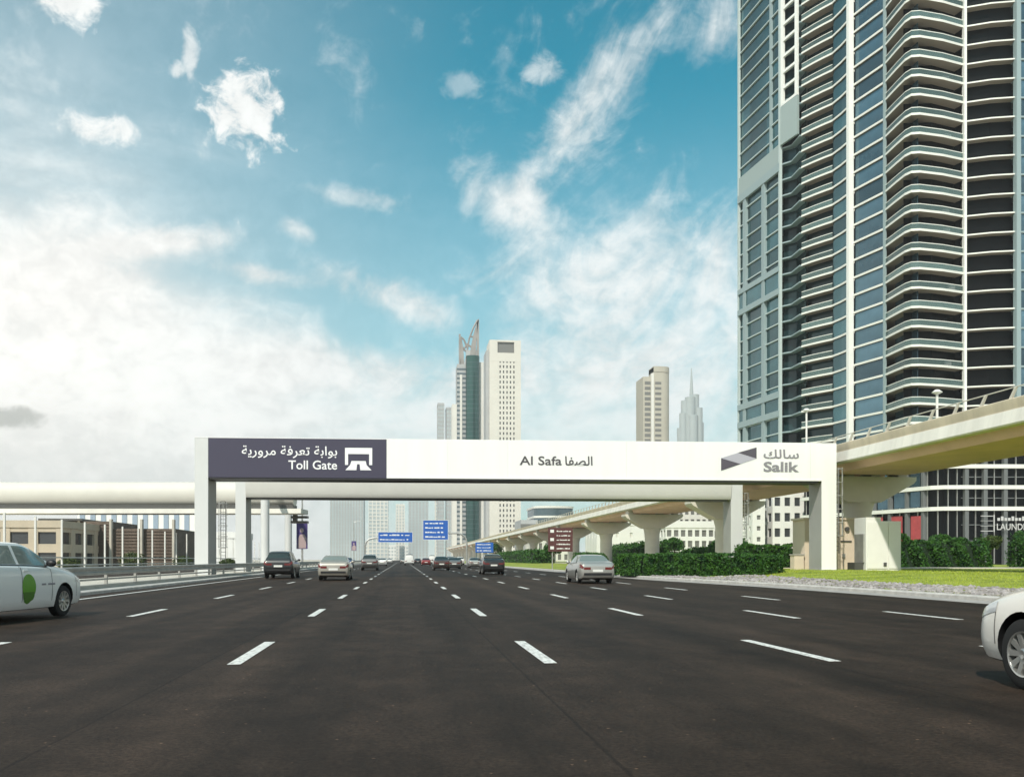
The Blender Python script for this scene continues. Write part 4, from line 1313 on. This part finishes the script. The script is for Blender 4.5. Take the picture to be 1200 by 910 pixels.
# low blue sign, seen through the traffic
t = thing('road_sign', 'low blue road sign on two posts at the far right kerb', 'road sign', (15.9, 190, 0), group='blue road signs at the kerb')
m = MB((15.9, 190, 0)); m.box(14.9, 18.6, 189.8, 189.9, 2.6, 4.7); p = m.build('panel', 'sign_blue', t)
for x in (15.6, 17.9):
    m = MB((15.9, 190, 0)); m.tube([(x, 190, 0), (x, 190, 4.6)], .07, 6); m.build('post', 'steel', t)
panel_text(p, (15.9, 190, 0), 15.2, 18.3, 2.7, 4.6, 189.8, 3, seed=5)

t = thing('tourist_sign', 'brown road sign with white legend on two posts on the verge', 'road sign', (17, 98.7, .2))
oo = (17, 98.7, .2)
m = MB(oo); m.box(15.62, 18.32, 98.55, 98.63, 2.05, 4.62); p = m.build('panel', 'sign_brown', t)
for x in (16.1, 17.85):
    m = MB(oo); m.tube([(x, 98.7, 0), (x, 98.7, 4.5)], .06, 8); m.build('post', 'steel', t)
panel_text(p, oo, 16.55, 18.15, 2.15, 4.5, 98.55, 5, seed=9)
m = MB(oo)
for z in (2.3, 3.2, 4.1): m.box(15.85, 16.25, 98.53, 98.548, z, z + .32)
m.build('symbol', 'sign_white', p)


def banner_pole(label, x, y, h, w, z0, z1, seed):
    o = (x, y, .1); t = thing('banner_pole', label, 'lamp post', o, group='lamp posts with banners on the median')
    m = MB(o); m.tube([(x, y, 0), (x, y, h)], [.13, .08], 10); m.build('pole', 'steel', t)
    m = MB(o); m.tube([(x, y, h), (x + .8, y, h + .25), (x + 2.0, y, h + .3)], .05, 6); m.box(x + 1.7, x + 2.6, y - .15, y + .15, h + .22, h + .36); m.build('lamp_arm', 'steel', t)
    m = MB(o); m.box(x - w / 2, x + w / 2, y - .22, y - .18, z0, z1); p = m.build('banner', 'purple', t)
    m = MB(o)
    # the poster's pale figure: a simple head-and-shoulders shape
    def disc(cx, cz, rx, rz, y0):
        q = [(cx + rx * math.cos(k * math.pi / 6), cz + rz * math.sin(k * math.pi / 6)) for k in range(12)]
        m.extrude_xz(q, y0, y0 + .012)
    hh = z1 - z0
    disc(x - .02 * w, z0 + hh * .72, w * .17, hh * .10, y - .236)
    m.extrude_xz([(x - w * .40, z0 + .08), (x + w * .36, z0 + .08), (x + w * .40, z0 + hh * .42), (x + w * .18, z0 + hh * .58), (x - w * .18, z0 + hh * .56), (x - w * .34, z0 + hh * .40)], y - .234, y - .222)
    m.build('poster_figure', 'skin_tone', p)


banner_pole('lamp post with a purple poster on the median behind the gantry', -11.9, 112, 11.5, 1.3, 2.45, 5.5, 1)
banner_pole('distant lamp post with a small purple banner', -12.2, 235, 10.5, 1.2, 3.4, 5.8, 2)


# ------------------------------------------------------------------ cars
def cr(xs, ys, x):
    """monotone-ish cubic through stations"""
    i = int(np.clip(np.searchsorted(xs, x) - 1, 0, len(xs) - 2))
    x0, x1 = xs[i], xs[i + 1]; h = x1 - x0; t = (x - x0) / h
    def sl(k):
        if k == 0: return (ys[1] - ys[0]) / (xs[1] - xs[0])
        if k == len(xs) - 1: return (ys[-1] - ys[-2]) / (xs[-1] - xs[-2])
        a = (ys[k] - ys[k - 1]) / (xs[k] - xs[k - 1]); b_ = (ys[k + 1] - ys[k]) / (xs[k + 1] - xs[k])
        return 0 if a * b_ <= 0 else 2 * a * b_ / (a + b_)
    m0, m1 = sl(i), sl(i + 1)
    return (2 * t ** 3 - 3 * t ** 2 + 1) * ys[i] + (t ** 3 - 2 * t ** 2 + t) * h * m0 + (-2 * t ** 3 + 3 * t ** 2) * ys[i + 1] + (t ** 3 - t ** 2) * h * m1


#            t      w    zb   belt  roof
SEDAN = [(0.000, .80, .44, .82, .86), (.012, .90, .30, .93, .98), (.04, .955, .22, .99, 1.055), (.10, .99, .20, 1.0, 1.085), (.165, 1.0, .19, 1.0, 1.11), (.30, 1.0, .19, .98, 1.40), (.42, 1.0, .19, .97, 1.455),
         (.52, 1.0, .19, .96, 1.45), (.60, 1.0, .19, .95, 1.375), (.735, .995, .19, .93, 1.01), (.85, .975, .20, .86, .925), (.94, .93, .21, .76, .81), (.985, .82, .25, .66, .70), (1.0, .70, .36, .58, .62)]
SUV = [(0.000, .82, .50, .96, 1.0), (.012, .92, .36, 1.05, 1.12), (.035, .97, .28, 1.08, 1.26), (.085, .99, .26, 1.08, 1.60), (.15, 1.0, .25, 1.07, 1.70), (.30, 1.0, .25, 1.06, 1.745), (.52, 1.0, .25, 1.04, 1.72),
       (.60, 1.0, .25, 1.03, 1.62), (.73, .995, .25, 1.02, 1.13), (.86, .98, .26, .98, 1.05), (.95, .93, .28, .90, .95), (.985, .84, .32, .80, .84), (1.0, .74, .42, .70, .74)]
VAN = [(0.000, .93, .45, .95, 1.9), (.01, .98, .34, 1.05, 2.15), (.03, 1.0, .28, 1.1, 2.24), (.30, 1.0, .26, 1.1, 2.28), (.70, 1.0, .26, 1.1, 2.24), (.80, 1.0, .26, 1.08, 2.05), (.92, .98, .27, 1.02, 1.2), (.98, .9, .32, .85, .95), (1.0, .8, .42, .75, .8)]
SPEC = {'sedan': (SEDAN, 4.75, 1.82, .205, .79), 'suv': (SUV, 4.65, 1.88, .195, .80), 'van': (VAN, 5.2, 1.95, .2, .8)}


class CarShape:
    def __init__(s, kind, sc_h=1.0, L=None):
        st, s.L, s.W, s.ra, s.fa = SPEC[kind]
        if L: s.L = L
        st = [list(q) for q in st]
        s.t = [q[0] for q in st]; s.cols = [[q[k] * (sc_h if k > 1 else 1) for q in st] for k in range(1, 5)]

    def ring(s, t):
        w, zb, hb, hr = (cr(s.t, c, t) for c in s.cols)
        w *= s.W / 2; cab = hr - hb
        k = min(1, max(0, (cab - .08) / .35)); wt = w * (.88 - .20 * k)
        return [(0, zb), (.80 * w, zb), (.955 * w, zb + .07), (w, zb + .45 * (hb - zb)), (.985 * w, zb + .80 * (hb - zb)), (.945 * w, hb), (.90 * w, hb + .06 * cab),
                (.90 * w + (wt - .90 * w) * .55, hb + .5 * cab), (wt, hb + .86 * cab), (.82 * wt, hb + .97 * cab), (0, hr)]

    def P(s, t, v, side=1):
        r = s.ring(t); i = int(min(max(v, 0), 9.999)); q = v - i
        p0 = r[max(i - 1, 0)]; p1 = r[i]; p2 = r[i + 1]; p3 = r[min(i + 2, 10)]
        if i == 9: p3 = (-r[9][0], r[9][1])
        f = lambda a, b_, c, d: .5 * (2 * b_ + (c - a) * q + (2 * a - 5 * b_ + 4 * c - d) * q * q + (3 * b_ - a - 3 * c + d) * q ** 3)
        x = f(p0[0], p1[0], p2[0], p3[0]); z = f(p0[1], p1[1], p2[1], p3[1])
        return Vector((x * side, (t - .5) * s.L, z))

    def Nrm(s, t, v, side=1):
        e = .004
        a = s.P(min(1, t + e), v, side) - s.P(max(0, t - e), v, side); b_ = s.P(t, min(10, v + e * 5), side) - s.P(t, max(0, v - e * 5), side)
        n = a.cross(b_) * (1 if side < 0 else -1)
        n = -n if (n.x * side < -1e-6 and abs(n.x) > abs(n.z)) or (abs(n.z) >= abs(n.x) and n.z < 0) else n
        return n.normalized() if n.length > 1e-9 else Vector((side, 0, 0))

    def patch(s, t0, t1, v0, v1, side, off=.004, nt_=10, nv=6, th=None):
        """a pane lying on the body between stations t0..t1 (may be functions of v) and ring positions v0..v1"""
        b = MB(); vs, fs = [], []
        for j in range(nv + 1):
            v = v0 + (v1 - v0) * j / nv
            a, c = (t0(v) if callable(t0) else t0), (t1(v) if callable(t1) else t1)
            for i in range(nt_ + 1):
                t = a + (c - a) * i / nt_; vs.append(tuple(s.P(t, v, side) + s.Nrm(t, v, side) * off))
        for j in range(nv):
            for i in range(nt_):
                k = j * (nt_ + 1) + i; fs.append((k, k + 1, k + nt_ + 2, k + nt_ + 1))
        if side < 0: fs = [f[::-1] for f in fs]
        return b.add(vs, [f[::-1] for f in fs])

    def top_patch(s, t0, t1, v0, off=.004, nt_=8, nv=10):
        b = MB(); vs, fs = [], []
        for i in range(nt_ + 1):
            t = t0 + (t1 - t0) * i / nt_
            row = [s.P(t, v0 + (10 - v0) * j / nv, 1) + s.Nrm(t, v0 + (9.95 - v0) * j / nv, 1) * off for j in range(nv + 1)]
            row += [s.P(t, 10 - (10 - v0) * j / nv, -1) + s.Nrm(t, 9.95 - (9.95 - v0) * j / nv, -1) * off for j in range(1, nv + 1)]
            vs += [tuple(p) for p in row]
        n = 2 * nv + 1
        for i in range(nt_):
            for j in range(n - 1): fs.append((i * n + j, i * n + j + 1, (i + 1) * n + j + 1, (i + 1) * n + j))
        return b.add(vs, fs)

    def body(s, arches=True, nst=72, r=.375):
        ts = sorted(set([0, .004, .008, .012, .02, .03, .04] + [i / nst for i in range(nst + 1)] + [.985, .99, .995]))
        vv = [i * .4 for i in range(26)]
        b = MB(); n = 2 * len(vv) - 2; vs, fs = [], []
        for t in ts:
            h = [s.P(t, v, 1) for v in vv]; full = h + [Vector((-p.x, p.y, p.z)) for p in h[-2:0:-1]]
            vs += [tuple(p) for p in full]
        for i in range(len(ts) - 1):
            for k in range(n): fs.append((i * n + k, i * n + (k + 1) % n, (i + 1) * n + (k + 1) % n, (i + 1) * n + k))
        fs += [tuple(range(n)), tuple(range((len(ts) - 1) * n, len(ts) * n))]
        b.add(vs, fs); me = b.mesh('body', 'paint_white'); finish(me)
        if arches:
            ob = bpy.data.objects.new('tmp_body', me); C.objects.link(ob)
            cb = MB()
            for ya in s.axles():
                for sd_ in (-1, 1):
                    x0, x1 = sorted((sd_ * (s.W / 2 - .32), sd_ * (s.W / 2 + .2))); nn = 28
                    cv = [(x, ya + r * math.cos(2 * math.pi * k / nn), .345 + r * math.sin(2 * math.pi * k / nn)) for x in (x0, x1) for k in range(nn)]
                    cb.add(cv, [tuple(range(nn)), tuple(range(2 * nn - 1, nn - 1, -1))] + [(k, nn + k, nn + (k + 1) % nn, (k + 1) % nn) for k in range(nn)])
            cm = cb.mesh('cut', 'black_trim'); finish(cm); co = bpy.data.objects.new('tmp_cut', cm); C.objects.link(co)
            md = ob.modifiers.new('b', 'BOOLEAN'); md.operation = 'DIFFERENCE'; md.object = co; md.solver = 'EXACT'
            dg = bpy.context.evaluated_depsgraph_get(); dg.update()
            me2 = bpy.data.meshes.new_from_object(ob.evaluated_get(dg))
            bpy.data.objects.remove(ob); bpy.data.objects.remove(co)
            me = me2
        me.materials.clear()
        return me

    def axles(s): return ((s.ra - .5) * s.L, (s.fa - .5) * s.L)


WH = {}


def wheel_meshes():
    if WH: return WH
    n = 36
    def lathe(prof, nm, m, sm=40):
        b = MB(); vs = [(x, r_ * math.cos(2 * math.pi * k / n), r_ * math.sin(2 * math.pi * k / n)) for x, r_ in prof for k in range(n)]
        fs = [(i * n + k, i * n + (k + 1) % n, (i + 1) * n + (k + 1) % n, (i + 1) * n + k) for i in range(len(prof) - 1) for k in range(n)]
        b.add(vs, fs); me = b.mesh(nm, m); finish(me, sm); return me
    WH['tyre'] = lathe([(-.10, .21), (-.105, .29), (-.08, .325), (.08, .325), (.105, .29), (.10, .21), (.03, .20), (-.10, .21)], 'wheel', 'tyre')
    b = MB()
    k_ = 10
    for i in range(k_):
        a = 2 * math.pi * i / k_
        c_, s_ = math.cos(a), math.sin(a)
        def pt(x, r_, w): return (x, r_ * c_ - w * s_, r_ * s_ + w * c_)
        b.add([pt(.085, .035, -.022), pt(.085, .035, .022), pt(.095, .205, .030), pt(.095, .205, -.030), pt(.05, .035, -.03), pt(.05, .035, .03), pt(.05, .205, .036), pt(.05, .205, -.036)],
              [(0, 1, 2, 3), (7, 6, 5, 4), (0, 4, 5, 1), (1, 5, 6, 2), (2, 6, 7, 3), (3, 7, 4, 0)])
    for prof in ([(.05, .0), (.10, .0), (.105, .04), (.09, .055), (.05, .055)], [(.04, .195), (.10, .198), (.104, .212), (.04, .214)]):
        vs = [(x, max(r_, .0005) * math.cos(2 * math.pi * k / n), max(r_, .0005) * math.sin(2 * math.pi * k / n)) for x, r_ in prof for k in range(n)]
        b.add(vs, [(i * n + k, i * n + (k + 1) % n, (i + 1) * n + (k + 1) % n, (i + 1) * n + k) for i in range(len(prof) - 1) for k in range(n)])
    me = b.mesh('rim', 'rim'); finish(me, 35); WH['rim'] = me
    b = MB(); b.tube([(.02, 0, 0), (.03, 0, 0)], .2, 24); WH['disc'] = b.mesh('brake_disc', 'steel_dark')
    return WH


def car(label, cat, kind, paint, x, y, rz=0.0, near=False, far=False, glass='car_glass', sc_h=1.0, group='cars driving away on the carriageway', name='car', L=None, fa=None):
    s = CarShape(kind, sc_h, L)
    if fa: s.fa = fa
    t = thing(name, label, cat, (x, y, .006), rz, group)
    me = s.body(arches=not far, nst=72 if near else (48 if not far else 26))
    me.materials.append(MATS[paint]); me.materials.append(MATS['black_trim'])
    bm = bmesh.new(); bm.from_mesh(me)
    ax = s.axles()
    for f in bm.faces:
        f.smooth = True; c = f.calc_center_median(); f.material_index = 0
        for ya in ax:
            if math.hypot(c.y - ya, c.z - .345) < .3742 and abs(c.x) > s.W / 2 - .33 and not far: f.material_index = 1
        if f.normal.z < -.75 and c.z < .45: f.material_index = 1
    for e in bm.edges:
        if len(e.link_faces) == 2 and e.calc_face_angle(0) > R(32): e.smooth = False
    bm.to_mesh(me); bm.free()
    B = link('body', me, t)
    # glazing
    tr0, tr1, tf0, tf1 = {'sedan': (.175, .295, .612, .728), 'suv': (.038, .095, .612, .72), 'van': (.006, .03, .81, .91)}[kind]
    def add(nm, b, m, par=t, sm=True):
        me_ = b.mesh(nm, m)
        if sm: me_.polygons.foreach_set('use_smooth', [True] * len(me_.polygons))
        return link(nm, me_, par)
    add('windscreen', s.top_patch(tf0, tf1, 8.15), glass)
    add('rear_window', s.top_patch(tr0, tr1, 8.1 if kind != 'suv' else 7.2), glass)
    sw = {'sedan': ((.255, .445), (.465, .675)), 'suv': ((.10, .235), (.25, .43), (.45, .67)), 'van': ((.10, .30), (.33, .60), (.63, .80))}[kind]
    for side in (-1, 1):
        for k, (a, c) in enumerate(sw):
            add('side_window', s.patch(a, c, 6.25, 7.9, side), glass)
            if not far and k:
                add('door_seam', s.patch(a - .013, a - .010, 2.2, 6.0, side, .003, 1, 12), 'black_trim')
                hnd = MB(); p = s.P(a + .02, 4.55, side); hnd.box(p.x - .012, p.x + .012, p.y - .09, p.y + .09, p.z - .016, p.z + .016); hnd.build('door_handle', paint, t)
        if not far: add('door_seam', s.patch(sw[-1][1] + .004, sw[-1][1] + .007, 2.2, 5.6, side, .003, 1, 12), 'black_trim')
        if not far: add('window_trim', s.patch(sw[0][0] - .01, sw[-1][1] + .012, 6.08, 6.2, side, .004, 16, 1), 'black_trim')
        # lamps
        add('tail_light', s.patch(.001, .062 if kind != 'suv' else .04, 3.75 if kind != 'suv' else 4.0, 4.75 if kind != 'suv' else 5.6, side, .006, 8, 4), 'tail_red')
        add('headlight', s.patch(.90 if kind != 'suv' else .91, .982, 4.05, 4.85, side, .006, 8, 4), 'head_lamp')
        add('sill', s.patch(.29, .70, 1.9, 2.35, side, .006, 12, 2), 'black_trim' if kind == 'suv' else paint)
        # mirror
        p = s.P(sw[-1][1] - .012, 6.3, side); mb = MB()
        bmm = bmesh.new(); bmesh.ops.create_uvsphere(bmm, u_segments=12, v_segments=8, radius=1)
        vs = [(p.x + side * .13 + v.co.x * .11, p.y + v.co.y * .07, p.z + .07 + v.co.z * .075) for v in bmm.verts]; fs = [[v.index for v in f.verts] for f in bmm.faces]; bmm.free()
        mb.add(vs, fs); mb.tube([(p.x - side * .02, p.y, p.z + .01), (p.x + side * .1, p.y, p.z + .05)], .025, 6)
        mb.build('side_mirror', paint if not near else 'black_trim', t, smooth=50)
    # rear: plate, lights on the face, bumper
    yb = -s.L / 2; zr = s.cols[2][0]; z0 = s.cols[1][0]; wr = s.cols[0][0] * s.W / 2
    b = MB(); b.box(-.26, .26, yb - .02, yb - .004, zr - .24, zr - .12); b.build('number_plate', 'number_plate', t)
    for side in (-1, 1):
        b = MB(); xa, xb = sorted((side * wr * .50, side * wr * .97)); b.box(xa, xb, yb - .016, yb + .02, zr - .13, zr - .005); b.build('tail_light', 'tail_red', t)
    b = MB(); b.box(-wr * .96, wr * .96, yb - .014, yb + .05, z0 - .02, z0 + .09); b.build('bumper_insert', 'black_trim', t)
    if near:
        for side in (-1, 1):
            add('bumper_seam', s.patch(.900, .9025, 2.6, 4.05, side, .003, 1, 8), 'black_trim'); add('bonnet_seam', s.patch(.745, .95, 5.32, 5.36, side, .003, 14, 1), 'black_trim')
        yf = s.L / 2; wf = s.cols[0][-1] * s.W / 2
        b = MB(); b.box(-wf * .8, wf * .8, yf - .03, yf + .006, .40, .52); b.build('grille', 'black_trim', t)
    w = wheel_meshes(); xw = s.W / 2 - .135
    rs = 1.0 if kind == 'sedan' else 1.08
    for ya in ax:
        for side in (-1, 1):
            wo = link('wheel', w['tyre'], t, (side * xw, ya, .325 * rs)); wo.rotation_euler = (0, 0, 0 if side > 0 else math.pi); wo.scale = (rs, rs, rs)
            link('rim', w['rim'], wo); 
            if not far: link('brake_disc', w['disc'], wo)
    return t, s


# the taxi at the left edge and the white car at the right edge
TX, TS = car('white taxi with a green badge on its door at the left edge', 'car', 'sedan', 'paint_white', -8.22, 19.32, R(-9), near=True, glass='car_glass_pale', sc_h=1.07, name='taxi', group='cars driving away on the carriageway')


def taxi_marks():
    s = TS; b = MB(); vs, fs = [], []; n = 28
    def on(dy, dz, tc, zc, off):
        t = tc + dy / s.L
        lo, hi = 2.2, 5.2
        for _ in range(22):
            mid = (lo + hi) / 2
            if s.P(t, mid, 1).z < zc + dz: lo = mid
            else: hi = mid
        return tuple(s.P(t, lo, 1) + Vector((off, 0, 0)))
    def blob(nm, tc, zc, pts, m, off):
        b = MB(); k = len(pts); vs = [on(0, 0, tc, zc, off)]
        for sc_ in (.5, 1.0): vs += [on(p[0] * sc_, p[1] * sc_, tc, zc, off) for p in pts]
        fs = [(0, 1 + i, 1 + (i + 1) % k) for i in range(k)] + [(1 + i, 1 + k + i, 1 + k + (i + 1) % k, 1 + (i + 1) % k) for i in range(k)]
        b.add(vs, fs); b.build(nm, m, TX)
    drop = []
    for i in range(32):
        a = 2 * math.pi * i / 32; y = .24 * math.sin(a); z = .255 * math.cos(a)
        if z < 0: z *= 1.25; y *= (1 - .35 * (-z / .34) ** 2)
        drop.append((y - (.05 if z < -.2 else 0), z))
    blob('door_badge', .50, .66, drop, 'taxi_green', .006)
    blob('door_badge_lower', .498, .50, [(p[0] * .82, min(.06, p[1] * .55)) for p in drop], 'taxi_green_dark', .009)  # darker green lower part of the badge
    for k, (dy, w) in enumerate(((0, .16), (.2, .09), (.33, .2))):
        blob('door_lettering', .612 + dy / s.L, .70, [(-w / 2, -.018), (w / 2, -.018), (w / 2, .018), (-w / 2, .018)], 'text_mid', .006)


taxi_marks()
car('white car partly out of the frame at the right edge', 'car', 'sedan', 'paint_pearl', 6.57, 6.42, 0, near=True, sc_h=1.0, name='car', fa=.815)

car('black sport utility car near the median guard rail', 'car', 'suv', 'paint_black', -7.75, 61.3)
car('silver-white saloon next to the black utility car', 'car', 'sedan', 'paint_champagne', -3.92, 55.5, glass='car_glass_pale')
car('dark grey utility car ahead of the silver-white saloon', 'car', 'suv', 'paint_grey', -3.6, 103.5)
car('dark brown car ahead in the middle lane', 'car', 'sedan', 'paint_brown', 4.2, 102.5, sc_h=1.06)
car('grey saloon beside the dark brown car', 'car', 'sedan', 'paint_grey', 6.3, 116, far=True)
car('black saloon in the lane right of the middle', 'car', 'sedan', 'paint_black', 7.15, 74.7, sc_h=1.12)
car('silver saloon with red lights in front of the hedge', 'car', 'sedan', 'paint_silver', 9.6, 47.2, glass='car_glass_pale')
car('pale car with red lights beyond the black saloon', 'car', 'sedan', 'paint_silver', 10.2, 132, far=True)
car('white van far ahead near the lane vanishing point', 'van', 'van', 'paint_white', 1.3, 190, far=True, name='van')
car('white car far ahead beyond the dark grey utility car', 'car', 'sedan', 'paint_white', -3.8, 172, far=True)
car('second white car far ahead on the left lanes', 'car', 'suv', 'paint_white', -7.4, 200, far=True)
car('dark red car far ahead behind the white van', 'car', 'sedan', 'paint_red', 4.4, 178, far=True)
car('silver car far ahead in the right lanes', 'car', 'suv', 'paint_silver', 8.4, 165, far=True)
car('white van far ahead under the large blue sign', 'van', 'van', 'paint_white', 7.3, 235, far=True, name='van')
car('black car far ahead right of the van', 'car', 'sedan', 'paint_black', 4.0, 250, far=True)
car('blue car far ahead beside the median', 'car', 'sedan', 'paint_blue', -7.8, 132, far=True)
car('distant silver car straight ahead', 'car', 'sedan', 'paint_silver', 0.2, 270, far=True)

for lab, kind, pnt, x, y in (('small white car farthest along the left lanes', 'sedan', 'paint_white', -4.2, 300), ('dark car far off left of centre', 'suv', 'paint_grey', -7.6, 262),
                             ('pale car far off right of centre', 'sedan', 'paint_champagne', 3.3, 330), ('red car far off in the right lanes', 'sedan', 'paint_red', 9.9, 215),
                             ('white car far off at the right kerb', 'suv', 'paint_white', 12.6, 205), ('dark car far off by the low blue sign', 'sedan', 'paint_black', 10.0, 172)):
    car(lab, 'car', kind, pnt, x, y, far=True)

# ------------------------------------------------------------------ air
hz = bpy.data.materials.new('haze'); hz.use_nodes = True
ht = hz.node_tree; ht.nodes.clear()
vo = ht.nodes.new('ShaderNodeVolumePrincipled'); ho = ht.nodes.new('ShaderNodeOutputMaterial')
vo.inputs['Color'].default_value = (.95, .96, .95, 1); vo.inputs['Density'].default_value = 0.0002; vo.inputs['Anisotropy'].default_value = 0.1
ht.links.new(vo.outputs[0], ho.inputs['Volume']); MATS['haze'] = hz
h = MB().box(-2700, 2700, -400, 3500, -1.1, 245).build('haze', 'haze')
tag(h, 'pale haze over the city', 'haze', kind='stuff')
